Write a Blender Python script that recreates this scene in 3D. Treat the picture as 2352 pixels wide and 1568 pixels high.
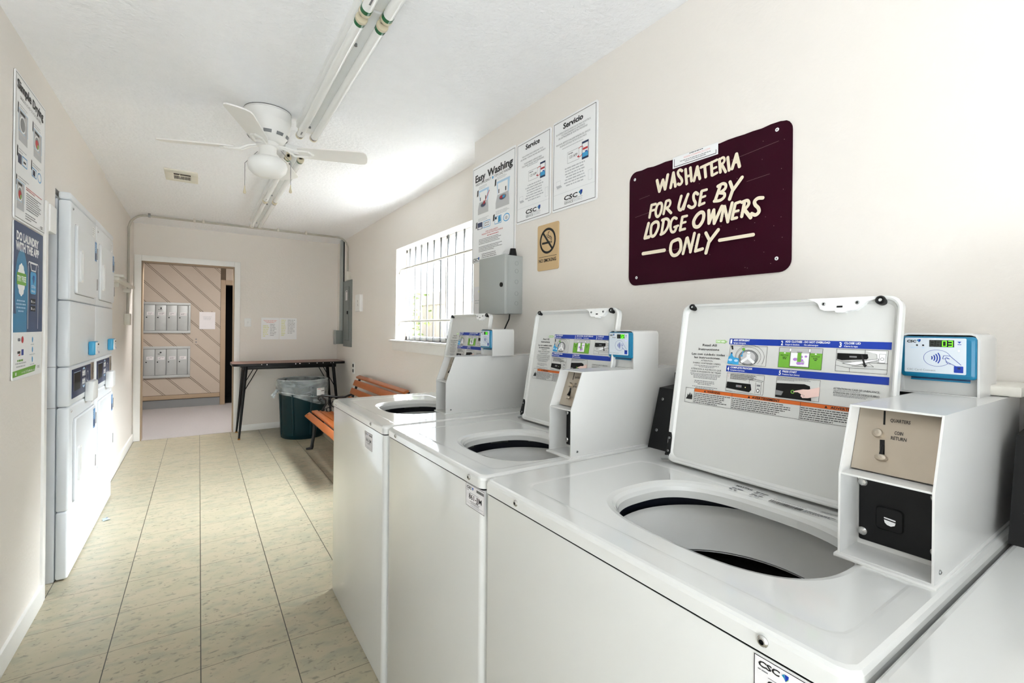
import bpy, bmesh, math, random
from mathutils import Vector, Matrix
for o in list(bpy.data.objects):
    bpy.data.objects.remove(o)
random.seed(7)
SC = bpy.context.scene
COL = SC.collection
# ------------------------------------------------------------------ camera, sky, light, exposure
CAM_H = 1.287
cd = bpy.data.cameras.new('camera'); cam = bpy.data.objects.new('camera', cd); COL.objects.link(cam)
cd.sensor_fit = 'HORIZONTAL'; cd.sensor_width = 36.0; cd.lens = 1081.4 / 2352 * 36.0
cd.shift_y = -(784 - 756) / 2352; cd.clip_start = 0.02; cd.clip_end = 100
cam.matrix_world = (Matrix.Translation((0, 0, CAM_H)) @ Matrix.Rotation(-0.5866, 4, 'Z')
                    @ Matrix.Rotation(math.pi / 2, 4, 'X') @ Matrix.Rotation(0.0102, 4, 'Z'))
SC.camera = cam
w = bpy.data.worlds.new('daylight'); SC.world = w; w.use_nodes = True
bg = w.node_tree.nodes['Background']; bg.inputs[0].default_value = (0.88, 0.945, 1.0, 1); bg.inputs[1].default_value = 1.2
vs = SC.view_settings
vs.view_transform = 'Standard'; vs.look = 'None'; vs.gamma = 1.0; vs.use_curve_mapping = False
vs.exposure = 1.75
SC.cycles.use_denoising = True
SC.cycles.max_bounces = 14; SC.cycles.diffuse_bounces = 8; SC.cycles.transparent_max_bounces = 16
SC.cycles.sample_clamp_indirect = 8.0
XL, XN, XF, YS, YE, ZC, YB = -0.600, 1.390, 1.5675, 2.52, 6.667, 2.423, -1.60
YC = 9.10           # far wall of the mail corridor
def area(name, loc, rot, sx, sy, power, color=(1, 1, 1), portal=False):
    l = bpy.data.lights.new(name, 'AREA'); l.shape = 'RECTANGLE'; l.size = sx; l.size_y = sy
    l.energy = power; l.color = color
    o = bpy.data.objects.new(name, l); o.location = loc; o.rotation_euler = rot; COL.objects.link(o)
    if portal:
        l.cycles.is_portal = True
    return o
area('entrance_fill', (-.10, YB + .10, .95), (math.radians(132), 0, math.radians(42)), 1.0, 1.5, 33, (.87, .945, 1.0))  # added fill light before the closed back door, tilted up to brighten the room
sd = bpy.data.lights.new('sun', 'SUN'); sd.energy = 34.0; sd.angle = math.radians(75); sd.color = (.93, .97, 1.0)
so = bpy.data.objects.new('sun', sd); COL.objects.link(so); so.location = (6, 4, 6)
so.rotation_euler = Vector((-math.cos(math.radians(60)), .34, -math.sin(math.radians(60)))).to_track_quat('-Z', 'Y').to_euler()
# ------------------------------------------------------------------ materials
MATS = {}
def srgb(r, g, b):
    f = lambda c: (c / 255 / 12.92) if c / 255 <= .04045 else ((c / 255 + .055) / 1.055) ** 2.4
    return (f(r), f(g), f(b), 1)
def mat(name, col, rough=0.5, metal=0.0, coat=0.0, bump=None, noise=None, emit=None, spec=0.5):
    """col = sRGB 0-255; bump=(scale, strength, distance); noise=(scale, amount) slight tone variation"""
    m = bpy.data.materials.new(name); m.use_nodes = True; nt = m.node_tree; b = nt.nodes['Principled BSDF']
    b.inputs['Base Color'].default_value = srgb(*col); b.inputs['Roughness'].default_value = rough
    b.inputs['Metallic'].default_value = metal; b.inputs['Coat Weight'].default_value = coat
    b.inputs['Coat Roughness'].default_value = 0.05; b.inputs['Specular IOR Level'].default_value = spec
    tc = nt.nodes.new('ShaderNodeTexCoord')
    ns = noise or (14.0, 0.03)
    n = nt.nodes.new('ShaderNodeTexNoise'); n.inputs['Scale'].default_value = ns[0]; n.inputs['Detail'].default_value = 3
    nt.links.new(tc.outputs['Object'], n.inputs['Vector'])
    mx = nt.nodes.new('ShaderNodeMix'); mx.data_type = 'RGBA'
    c = srgb(*col)
    mx.inputs['A'].default_value = tuple(max(0, v * (1 - ns[1])) for v in c[:3]) + (1,)
    mx.inputs['B'].default_value = tuple(min(1, v * (1 + ns[1])) for v in c[:3]) + (1,)
    nt.links.new(n.outputs['Fac'], mx.inputs['Factor']); nt.links.new(mx.outputs['Result'], b.inputs['Base Color'])
    if bump:
        n2 = nt.nodes.new('ShaderNodeTexNoise'); n2.inputs['Scale'].default_value = bump[0]; n2.inputs['Detail'].default_value = 4
        nt.links.new(tc.outputs['Object'], n2.inputs['Vector'])
        bp = nt.nodes.new('ShaderNodeBump'); bp.inputs['Strength'].default_value = bump[1]; bp.inputs['Distance'].default_value = bump[2]
        nt.links.new(n2.outputs['Fac'], bp.inputs['Height']); nt.links.new(bp.outputs['Normal'], b.inputs['Normal'])
    if emit:
        b.inputs['Emission Color'].default_value = srgb(*emit[0]); b.inputs['Emission Strength'].default_value = emit[1]
    MATS[name] = m
    return m
mat('wall', (232, 227, 221), .6, bump=(55, .12, .01), noise=(1.5, .02))
mat('ceiling', (246, 247, 250), .8, bump=(45, .45, .012))
mat('trim', (240, 240, 238), .4)
mat('bar_paint', (72, 73, 74), .5)
mat('enamel', (209, 210, 208), .12, coat=.6, noise=(3, .01))
mat('dryer_enamel', (230, 234, 238), .35, coat=.1, noise=(3, .01))
mat('dryer_side', (212, 216, 221), .3)
mat('plastic_white', (236, 237, 236), .3)
mat('paper', (242, 243, 244), .45, noise=(3, .01))
mat('paper_dull', (222, 220, 222), .6)
mat('black', (6, 6, 7), .38, spec=.3)
mat('console_black', (8, 8, 9), .45, spec=.3)
mat('ink', (22, 22, 24), .5)
mat('ink_grey', (125, 126, 130), .55)
mat('ink_light', (188, 190, 194), .55)
mat('red', (190, 40, 50), .5)
mat('red_faint', (232, 170, 170), .5)
mat('yellow_ink', (232, 232, 170), .5)
mat('face_cool', (204, 212, 220), .4)
mat('pipe_paint', (176, 172, 162), .35)
mat('label_blue', (4, 52, 158), .4)
mat('label_orange', (206, 98, 30), .4)
mat('green', (112, 176, 56), .4)
mat('pale_green', (160, 200, 130), .4)
mat('purple', (178, 130, 208), .4)
mat('sky_blue', (56, 160, 214), .4)
mat('pale_blue', (176, 208, 232), .4)
mat('navy', (16, 38, 82), .35)
mat('poster_navy', (18, 56, 104), .35, noise=(2.5, .25))
mat('poster_teal', (24, 128, 176), .35, noise=(4, .1))
mat('skin_ink', (240, 208, 200), .4)
mat('grey_fill', (190, 190, 192), .4)
mat('mid_grey', (128, 130, 132), .4)
mat('reader_blue', (14, 112, 150), .28)
mat('reader_cyan', (70, 170, 216), .3)
mat('maroon', (46, 3, 22), .5, spec=.12, noise=(2.0, .12))
mat('cream', (236, 224, 200), .5)
mat('scratch', (150, 120, 120), .5)
mat('tan', (206, 176, 132), .4, noise=(4, .05))
mat('steel', (180, 170, 156), .34, metal=.9, noise=(30, .06))
mat('chrome', (205, 205, 203), .2, metal=1)
mat('hinge_metal', (150, 152, 152), .35, metal=.8)
mat('ring_grey', (238, 238, 236), .38)
mat('tub_dark', (24, 29, 46), .4)
mat('box_paint', (206, 206, 204), .2, noise=(40, .01))
mat('sticker_blue', (92, 146, 200), .4)
mat('basket', (20, 20, 22), .35, metal=.3)
mat('box_grey', (166, 170, 168), .45, noise=(6, .02))
mat('panel_grey', (120, 126, 124), .45)
mat('wood', (178, 96, 40), .35, coat=.3, noise=(9, .16))
mat('iron', (17, 17, 19), .4)
mat('table_wood', (138, 102, 90), .42, noise=(16, .2))
mat('bin_green', (4, 38, 44), .36, spec=.25)
mat('carpet', (172, 168, 168), .95, bump=(420, .5, .004), noise=(60, .05))
mat('plank', (184, 172, 158), .55, noise=(5, .06))
mat('groove', (92, 78, 62), .7)
mat('brown_trim', (164, 144, 120), .5, noise=(7, .1))
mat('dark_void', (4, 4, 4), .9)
mat('mail_metal', (176, 180, 180), .4, metal=.15, noise=(12, .06))
mat('led_green', (120, 255, 60), .4, emit=((96, 255, 24), .55))
mat('led_off', (70, 74, 70), .4)
mat('led_violet', (150, 140, 255), .4, emit=((140, 120, 255), 1.5))
mat('display', (24, 28, 26), .15)
mat('tube', (240, 241, 240), .18, noise=(3, .01))
mat('fan_white', (238, 237, 234), .35)
mat('globe', (244, 244, 242), .3)
mat('lamp_green', (10, 96, 52), .25)
mat('lamp_cream', (206, 196, 170), .4)
mat('vent_cream', (232, 228, 214), .45)
mat('rust', (150, 100, 40), .7)
mat('outside_fence', (132, 128, 124), .8)
mat('outside_ground', (226, 225, 223), .9)
mat('leaf', (84, 106, 40), .6)
mat('leaf_logo', (20, 130, 170), .4)
mat('cap_white', (212, 209, 200), .3)
# floor: 12-inch vinyl tile with long joints, chips and mottling
def floor_mat():
    m = bpy.data.materials.new('vinyl_tile'); m.use_nodes = True; nt = m.node_tree; N = nt.nodes; L = nt.links
    b = N['Principled BSDF']; b.inputs['Roughness'].default_value = .3
    g = N.new('ShaderNodeNewGeometry'); sp = N.new('ShaderNodeSeparateXYZ'); L.new(g.outputs['Position'], sp.inputs[0])
    def mth(op, a, bb=None, c=None):
        n = N.new('ShaderNodeMath'); n.operation = op
        for i, v in enumerate((a, bb, c)):
            if v is None: continue
            if isinstance(v, (int, float)): n.inputs[i].default_value = v
            else: L.new(v, n.inputs[i])
        return n.outputs[0]
    T = .3048
    def joint(axis, off, wd):
        s = mth('DIVIDE', mth('SUBTRACT', sp.outputs[axis], off), T)
        d = mth('MULTIPLY', mth('ABSOLUTE', mth('SUBTRACT', mth('FRACT', mth('ADD', s, .5)), .5)), T)
        return mth('LESS_THAN', d, wd), mth('FLOOR', s)
    jx, ix = joint(0, -.5931, .0017); jy, iy = joint(1, 2.4163, .0013)
    cmb = N.new('ShaderNodeCombineXYZ'); L.new(ix, cmb.inputs[0]); L.new(iy, cmb.inputs[1])
    wn = N.new('ShaderNodeTexWhiteNoise'); wn.noise_dimensions = '3D'; L.new(cmb.outputs[0], wn.inputs['Vector'])
    # shift the mottling per tile so that tiles do not continue into each other
    va = N.new('ShaderNodeVectorMath'); va.operation = 'MULTIPLY_ADD'; L.new(wn.outputs['Color'], va.inputs[0]); va.inputs[1].default_value = (9, 9, 9)
    L.new(g.outputs['Position'], va.inputs[2])
    mp = N.new('ShaderNodeMapping'); mp.inputs['Rotation'].default_value = (0, 0, .5); mp.inputs['Scale'].default_value = (1, 1.9, 1)
    L.new(va.outputs[0], mp.inputs['Vector'])
    def noise(sc, det, lo, hi, src):
        n = N.new('ShaderNodeTexNoise'); n.inputs['Scale'].default_value = sc; n.inputs['Detail'].default_value = det; L.new(src, n.inputs['Vector'])
        r = N.new('ShaderNodeMapRange'); r.inputs[1].default_value = lo; r.inputs[2].default_value = hi; L.new(n.outputs['Fac'], r.inputs[0])
        return r.outputs[0]
    def mixc(f, a, bb):
        x = N.new('ShaderNodeMix'); x.data_type = 'RGBA'; L.new(f, x.inputs['Factor'])
        for k, v in (('A', a), ('B', bb)):
            if isinstance(v, tuple): x.inputs[k].default_value = v
            else: L.new(v, x.inputs[k])
        return x.outputs['Result']
    c = mixc(noise(7, 4, .35, .65, mp.outputs[0]), srgb(166, 159, 136), srgb(174, 163, 141))
    c = mixc(mth('MULTIPLY', noise(11, 6, .48, .66, mp.outputs[0]), .8), c, srgb(150, 149, 131))
    c = mixc(mth('MULTIPLY', noise(30, 6, .58, .70, mp.outputs[0]), .85), c, srgb(118, 119, 104))
    c = mixc(mth('MULTIPLY', noise(60, 3, .66, .72, va.outputs[0]), .7), c, srgb(96, 90, 78))
    c = mixc(mth('MULTIPLY', wn.outputs['Value'], .12), c, srgb(166, 161, 140))
    c = mixc(mth('MULTIPLY', jy, .85), c, srgb(70, 66, 56))
    c = mixc(mth('MULTIPLY', jx, .95), c, srgb(30, 28, 24))
    L.new(c, b.inputs['Base Color'])
    L.new(mth('ADD', noise(5, 3, .2, .8, g.outputs['Position']), 0), b.inputs['Coat Weight'])
    r = N.new('ShaderNodeMapRange'); r.inputs[3].default_value = .28; r.inputs[4].default_value = .46
    n = N.new('ShaderNodeTexNoise'); n.inputs['Scale'].default_value = 6; L.new(g.outputs['Position'], n.inputs['Vector']); L.new(n.outputs['Fac'], r.inputs[0])
    L.new(r.outputs[0], b.inputs['Roughness']); b.inputs['Coat Weight'].default_value = 0
    for l in list(b.inputs['Coat Weight'].links): L.remove(l)
    MATS['vinyl_tile'] = m
floor_mat()
def glass_mat():
    m = bpy.data.materials.new('window_glass'); m.use_nodes = True; nt = m.node_tree; nt.nodes.remove(nt.nodes['Principled BSDF'])
    t = nt.nodes.new('ShaderNodeBsdfTransparent'); t.inputs[0].default_value = (.97, .98, .98, 1)
    gl = nt.nodes.new('ShaderNodeBsdfGlossy'); gl.inputs['Roughness'].default_value = .02
    mx = nt.nodes.new('ShaderNodeMixShader'); mx.inputs[0].default_value = .06
    nt.links.new(t.outputs[0], mx.inputs[1]); nt.links.new(gl.outputs[0], mx.inputs[2])
    nt.links.new(mx.outputs[0], nt.nodes['Material Output'].inputs[0]); MATS['glass'] = m
glass_mat()
def bag_mat():
    m = bpy.data.materials.new('clear_bag'); m.use_nodes = True; nt = m.node_tree; b = nt.nodes['Principled BSDF']
    b.inputs['Base Color'].default_value = (.62, .68, .70, 1); b.inputs['Roughness'].default_value = .35
    t = nt.nodes.new('ShaderNodeBsdfTransparent'); mx = nt.nodes.new('ShaderNodeMixShader')
    n = nt.nodes.new('ShaderNodeTexNoise'); n.inputs['Scale'].default_value = 6; n.inputs['Detail'].default_value = 2.5; n.inputs['Distortion'].default_value = .8
    tc = nt.nodes.new('ShaderNodeTexCoord'); mp = nt.nodes.new('ShaderNodeMapping'); mp.inputs['Scale'].default_value = (1, 1, 2.6); mp.inputs['Rotation'].default_value = (.5, .4, 0)
    nt.links.new(tc.outputs['Object'], mp.inputs[0]); nt.links.new(mp.outputs[0], n.inputs['Vector'])
    r = nt.nodes.new('ShaderNodeMapRange'); r.inputs[1].default_value = .35; r.inputs[2].default_value = .75; r.inputs[3].default_value = .26; r.inputs[4].default_value = .62
    nt.links.new(n.outputs['Fac'], r.inputs[0]); nt.links.new(r.outputs[0], mx.inputs[0])
    bp = nt.nodes.new('ShaderNodeBump'); bp.inputs['Strength'].default_value = .3; bp.inputs['Distance'].default_value = .01
    nt.links.new(n.outputs['Fac'], bp.inputs['Height']); nt.links.new(bp.outputs[0], b.inputs['Normal'])
    nt.links.new(t.outputs[0], mx.inputs[1]); nt.links.new(b.outputs[0], mx.inputs[2]); nt.links.new(mx.outputs[0], nt.nodes['Material Output'].inputs[0])
    MATS['bag'] = m
bag_mat()
# ------------------------------------------------------------------ geometry helpers
def basis(d):
    d = Vector(d).normalized(); a = Vector((0, 0, 1)) if abs(d.z) < .9 else Vector((1, 0, 0))
    u = d.cross(a).normalized(); return u, d.cross(u).normalized()
class MB:
    def __init__(s): s.v = []; s.f = []; s.m = []; s.names = []
    def mi(s, n):
        if n not in s.names: s.names.append(n)
        return s.names.index(n)
    def add(s, vs, fs, m):
        k = len(s.v); s.v += [tuple(p) for p in vs]; i = s.mi(m)
        for f in fs: s.f.append(tuple(j + k for j in f)); s.m.append(i)
    def box(s, x0, x1, y0, y1, z0, z1, m, r=0, seg=2):
        if r <= 0:
            vs = [(x, y, z) for x in (x0, x1) for y in (y0, y1) for z in (z0, z1)]
            s.add(vs, [(0, 1, 3, 2), (4, 6, 7, 5), (0, 4, 5, 1), (2, 3, 7, 6), (0, 2, 6, 4), (1, 5, 7, 3)], m); return
        bm = bmesh.new(); bmesh.ops.create_cube(bm, size=1)
        for v in bm.verts: v.co = Vector(((x0 + x1) / 2 + v.co.x * (x1 - x0), (y0 + y1) / 2 + v.co.y * (y1 - y0), (z0 + z1) / 2 + v.co.z * (z1 - z0)))
        bmesh.ops.bevel(bm, geom=list(bm.edges), offset=r, segments=seg, profile=.5, affect='EDGES')
        bm.verts.index_update(); s.add([v.co[:] for v in bm.verts], [[v.index for v in f.verts] for f in bm.faces], m); bm.free()
    def prism(s, pts, n, d, m):
        """polygon pts (3-D, planar) pushed along n by d"""
        n = Vector(n) * d; k = len(pts); a = [Vector(p) for p in pts]; b = [p + n for p in a]
        s.add(a + b, [tuple(range(k))[::-1], tuple(range(k, 2 * k))] + [(i, (i + 1) % k, k + (i + 1) % k, k + i) for i in range(k)], m)
    def cyl(s, a, b, r, m, n=16, r2=None, cap=True):
        a = Vector(a); b = Vector(b); u, w2 = basis(b - a); r2 = r if r2 is None else r2
        vs = []
        for c, rr in ((a, r), (b, r2)):
            for i in range(n):
                t = 2 * math.pi * i / n; vs.append(c + u * rr * math.cos(t) + w2 * rr * math.sin(t))
        fs = [(i, (i + 1) % n, n + (i + 1) % n, n + i) for i in range(n)]
        if cap: fs += [tuple(range(n))[::-1], tuple(range(n, 2 * n))]
        s.add(vs, fs, m)
    def tube(s, pts, r, m, n=8, closed=False):
        pts = [Vector(p) for p in pts]; k = len(pts); vs = []; fs = []
        rr = r if isinstance(r, (list, tuple)) else [r] * k
        u = None
        for i, p in enumerate(pts):
            if closed: d = pts[(i + 1) % k] - pts[i - 1]
            else: d = pts[min(i + 1, k - 1)] - pts[max(i - 1, 0)]
            d.normalize()
            if u is None: u, _ = basis(d)
            u = (u - d * u.dot(d)).normalized(); w2 = d.cross(u)
            for j in range(n):
                t = 2 * math.pi * j / n; vs.append(p + (u * math.cos(t) + w2 * math.sin(t)) * rr[i])
        rng = k if closed else k - 1
        for i in range(rng):
            a = i * n; b = ((i + 1) % k) * n
            for j in range(n): fs.append((a + j, a + (j + 1) % n, b + (j + 1) % n, b + j))
        if not closed: fs += [tuple(range(n))[::-1], tuple(range((k - 1) * n, k * n))]
        s.add(vs, fs, m)
    def lathe(s, cx, cy, prof, m, n=32, a0=0, a1=None, axis='z', cap=False):
        vs = []; fs = []; k = len(prof); full = a1 is None; a1 = 2 * math.pi if full else a1
        steps = n if full else n + 1
        for i in range(steps):
            t = a0 + (a1 - a0) * i / n
            for r, z in prof: vs.append((cx + r * math.cos(t), cy + r * math.sin(t), z))
        for i in range(n):
            a = i * k; b = ((i + 1) % steps) * k
            for j in range(k - 1): fs.append((a + j, b + j, b + j + 1, a + j + 1))
        s.add(vs, fs, m)
    def loops(s, L, ms, cap0=None, cap1=None):
        k = len(L[0])
        for i in range(len(L) - 1):
            m = ms if isinstance(ms, str) else ms[i]
            s.add(list(L[i]) + list(L[i + 1]), [(j, (j + 1) % k, k + (j + 1) % k, k + j) for j in range(k)], m)
        if cap0: s.add(L[0], [tuple(range(k))[::-1]], cap0)
        if cap1: s.add(L[-1], [tuple(range(k))], cap1)
    def build(s, name, parent=None, angle=35, flat=False):
        me = bpy.data.meshes.new(name)
        wl = parent_world(parent) if parent is not None else Vector((0, 0, 0))
        me.from_pydata([tuple(Vector(p) - wl) for p in s.v], [], s.f)
        for n in s.names: me.materials.append(MATS[n])
        me.polygons.foreach_set('material_index', s.m)
        if not flat:
            me.polygons.foreach_set('use_smooth', [True] * len(s.f)); me.set_sharp_from_angle(angle=math.radians(angle))
        me.validate(); me.update()
        o = bpy.data.objects.new(name, me); COL.objects.link(o)
        if parent is not None: o.parent = parent
        return o
def parent_world(o):
    v = Vector(o.location)
    while o.parent: o = o.parent; v += Vector(o.location)
    return v
def tag(o, label, cat, group=None):
    o['label'] = label; o['category'] = cat
    if group: o['group'] = group
    return o
def thing(name, loc, label, cat, group=None):
    o = bpy.data.objects.new(name, None); o.location = loc; o.empty_display_size = .1; COL.objects.link(o)
    return tag(o, label, cat, group)
def struct(mb, name, flat=False):
    o = mb.build(name, flat=flat); o['kind'] = 'structure'; return o
def fine(o, label):
    o['label'] = label; return o
class PL:
    """a plane with its own u (right) and v (up) axes for flat printing"""
    def __init__(s, O, U, V):
        s.O = Vector(O); s.U = Vector(U).normalized(); s.V = Vector(V).normalized(); s.N = s.U.cross(s.V)
    def p(s, u, v, n=0): return s.O + s.U * u + s.V * v + s.N * n
    def rect(s, mb, u0, v0, u1, v1, m, n=.0004): s.poly(mb, [(u0, v0), (u1, v0), (u1, v1), (u0, v1)], m, n)
    def poly(s, mb, pts, m, n=.0004): mb.add([s.p(u, v, n) for u, v in pts], [tuple(range(len(pts)))], m)
    def frame(s, mb, u0, v0, u1, v1, t, m, n=.0006):
        s.rect(mb, u0, v0, u1, v0 + t, m, n); s.rect(mb, u0, v1 - t, u1, v1, m, n)
        s.rect(mb, u0, v0 + t, u0 + t, v1 - t, m, n); s.rect(mb, u1 - t, v0 + t, u1, v1 - t, m, n)
    def disc(s, mb, u, v, ru, rv, m, n=.0006, k=24): s.poly(mb, [(u + ru * math.cos(2 * math.pi * i / k), v + rv * math.sin(2 * math.pi * i / k)) for i in range(k)], m, n)
    def ring(s, mb, u, v, ru, rv, t, m, n=.0006, k=32, a0=0, a1=2 * math.pi):
        vs = []; fs = []
        for i in range(k + 1):
            a = a0 + (a1 - a0) * i / k
            for d in (0, t): vs.append(s.p(u + (ru - d) * math.cos(a), v + (rv - d) * math.sin(a), n))
        for i in range(k): fs.append((2 * i, 2 * i + 2, 2 * i + 3, 2 * i + 1))
        mb.add(vs, [f[::-1] for f in fs], m)
    def line(s, mb, pts, t, m, n=.0007, rnd=False):
        for (a, b), (c, d) in zip(pts[:-1], pts[1:]):
            L = math.hypot(c - a, d - b) or 1e-9; x, y = -(d - b) / L * t / 2, (c - a) / L * t / 2
            s.poly(mb, [(a - x, b - y), (c - x, d - y), (c + x, d + y), (a + x, b + y)], m, n)
        if rnd:
            for a, b in pts: s.disc(mb, a, b, t / 2, t / 2, m, n + .00001, 12)
    def stroke(s, mb, pts, t, m, n):
        """brush stroke with round ends: one flat strip when curved, separate capsules when angular"""
        h = t / 2
        if len(pts) < 7:
            for k, ((a, b), (c, d)) in enumerate(zip(pts[:-1], pts[1:])):
                q = math.atan2(d - b, c - a)
                s.poly(mb, [(c + h * math.cos(q - math.pi / 2 + math.pi * i / 8), d + h * math.sin(q - math.pi / 2 + math.pi * i / 8)) for i in range(9)] + [(a + h * math.cos(q + math.pi / 2 + math.pi * i / 8), b + h * math.sin(q + math.pi / 2 + math.pi * i / 8)) for i in range(9)], m, n + k * .00004)
            return
        cl = math.hypot(pts[0][0] - pts[-1][0], pts[0][1] - pts[-1][1]) < 1e-6; p = pts[:-1] if cl else pts; K = len(p); L = []; R = []
        for i in range(K):
            a = p[i - 1] if (i or cl) else p[0]; c = p[(i + 1) % K] if (i < K - 1 or cl) else p[-1]
            q = math.atan2(c[1] - a[1], c[0] - a[0]) + math.pi / 2; L.append((p[i][0] + h * math.cos(q), p[i][1] + h * math.sin(q))); R.append((p[i][0] - h * math.cos(q), p[i][1] - h * math.sin(q)))
        mb.add([s.p(u, v, n) for u, v in L + R], [(i, K + i, K + (i + 1) % K, (i + 1) % K) for i in range(K if cl else K - 1)], m)
        if not cl:
            for i, j, sg in ((0, 1, -1), (K - 1, K - 2, -1)):
                q = math.atan2(p[i][1] - p[j][1], p[i][0] - p[j][0]); s.poly(mb, [(p[i][0] + h * math.cos(q - math.pi / 2 + math.pi * k / 8), p[i][1] + h * math.sin(q - math.pi / 2 + math.pi * k / 8)) for k in range(9)], m, n)
    def para(s, mb, u0, u1, v1, v0, k, m, align='l', n=.0005, fill=.42):
        h = (v1 - v0) / k
        for i in range(k):
            wd = (u1 - u0) * (random.uniform(.72, 1.0) if i < k - 1 else random.uniform(.4, .8))
            st = u0 if align == 'l' else (u0 + u1 - wd) / 2
            u = st; vb = v1 - (i + .75) * h
            while u < st + wd - h * .3:
                l = min(random.uniform(.6, 2.2) * h, st + wd - u); s.rect(mb, u, vb, u + l, vb + h * fill, m, n); u += l + h * .28
_TC = {}
def text_mesh(t, bold, res=2):
    k = (t, bold)
    if k not in _TC:
        c = bpy.data.curves.new('glyphs', 'FONT'); c.body = t; c.size = 1; c.offset = bold; c.resolution_u = res; c.dimensions = '2D'; c.fill_mode = 'FRONT'
        o = bpy.data.objects.new('glyphs', c); me = bpy.data.meshes.new_from_object(o)
        _TC[k] = ([v.co[:2] for v in me.vertices], [tuple(p.vertices) for p in me.polygons])
        bpy.data.meshes.remove(me); bpy.data.objects.remove(o); bpy.data.curves.remove(c)
    return _TC[k]
def txt(mb, pl, t, u0, u1, v, h, m, bold=.0, n=.0008, shear=0):
    """text between u0 and u1, baseline v, capital height h"""
    V, F = text_mesh(t, bold)
    Hh = max(y for x, y in text_mesh('H', bold)[0])
    x0 = min(x for x, y in V); x1 = max(x for x, y in V)
    sx = (u1 - u0) / (x1 - x0); sy = h / Hh
    mb.add([pl.p(u0 + (x - x0) * sx + shear * y * sy, v + y * sy, n) for x, y in V], F, m)
def heavy(mb, pl, t, u0, u1, v, h, m, dx):
    for k, d in enumerate((-dx, dx)): txt(mb, pl, t, u0 + d, u1 + d, v, h, m, .025, .0008 + k * .0002)
def leaf_logo(mb, pl, u, v, s, n=.0008):
    pl.poly(mb, [(u - s, v + s * .3), (u - s * .2, v + s), (u + s * .1, v - s * 1.0), (u - s * .3, v - s * .3)], 'leaf_logo', n)
    pl.poly(mb, [(u - s * .1, v + s), (u + s, v + s * .9), (u + s * .9, v - s * .1), (u + s * .1, v - s)], 'label_blue', n)
    pl.poly(mb, [(u + s * .9, v + s * .1), (u + s * .95, v - s * .2), (u + s * .15, v - s)], 'green', n + .0001)
def rrect(x0, x1, y0, y1, r, k=5):
    o = []
    for cx, cy, a in ((x1 - r, y1 - r, 0), (x0 + r, y1 - r, 90), (x0 + r, y0 + r, 180), (x1 - r, y0 + r, 270)):
        for i in range(k + 1):
            t = math.radians(a + 90 * i / k); o.append((cx + r * math.cos(t), cy + r * math.sin(t)))
    return o
def plate(mb, pl, u0, v0, u1, v1, r, d, m, n0=0, bev=.001):
    """rounded flat plate standing d proud of the plane"""
    A = rrect(u0, u1, v0, v1, r); B = rrect(u0 + bev, u1 - bev, v0 + bev, v1 - bev, max(r - bev, .0005))
    mb.loops([[pl.p(u, v, n0) for u, v in A], [pl.p(u, v, n0 + d - bev) for u, v in A], [pl.p(u, v, n0 + d) for u, v in B]], m, cap0=m, cap1=m)
def screw(mb, pl, u, v, r, m='chrome', n0=0):
    mb.loops([[pl.p(u + rr * math.cos(t), v + rr * math.sin(t), n0 + h) for t in [2 * math.pi * i / 14 for i in range(14)]] for rr, h in ((r, 0), (r, r * .25), (r * .7, r * .55), (r * .45, r * .6), (r * .35, r * .3))], [m, m, m, 'black'], cap1='black')
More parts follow.
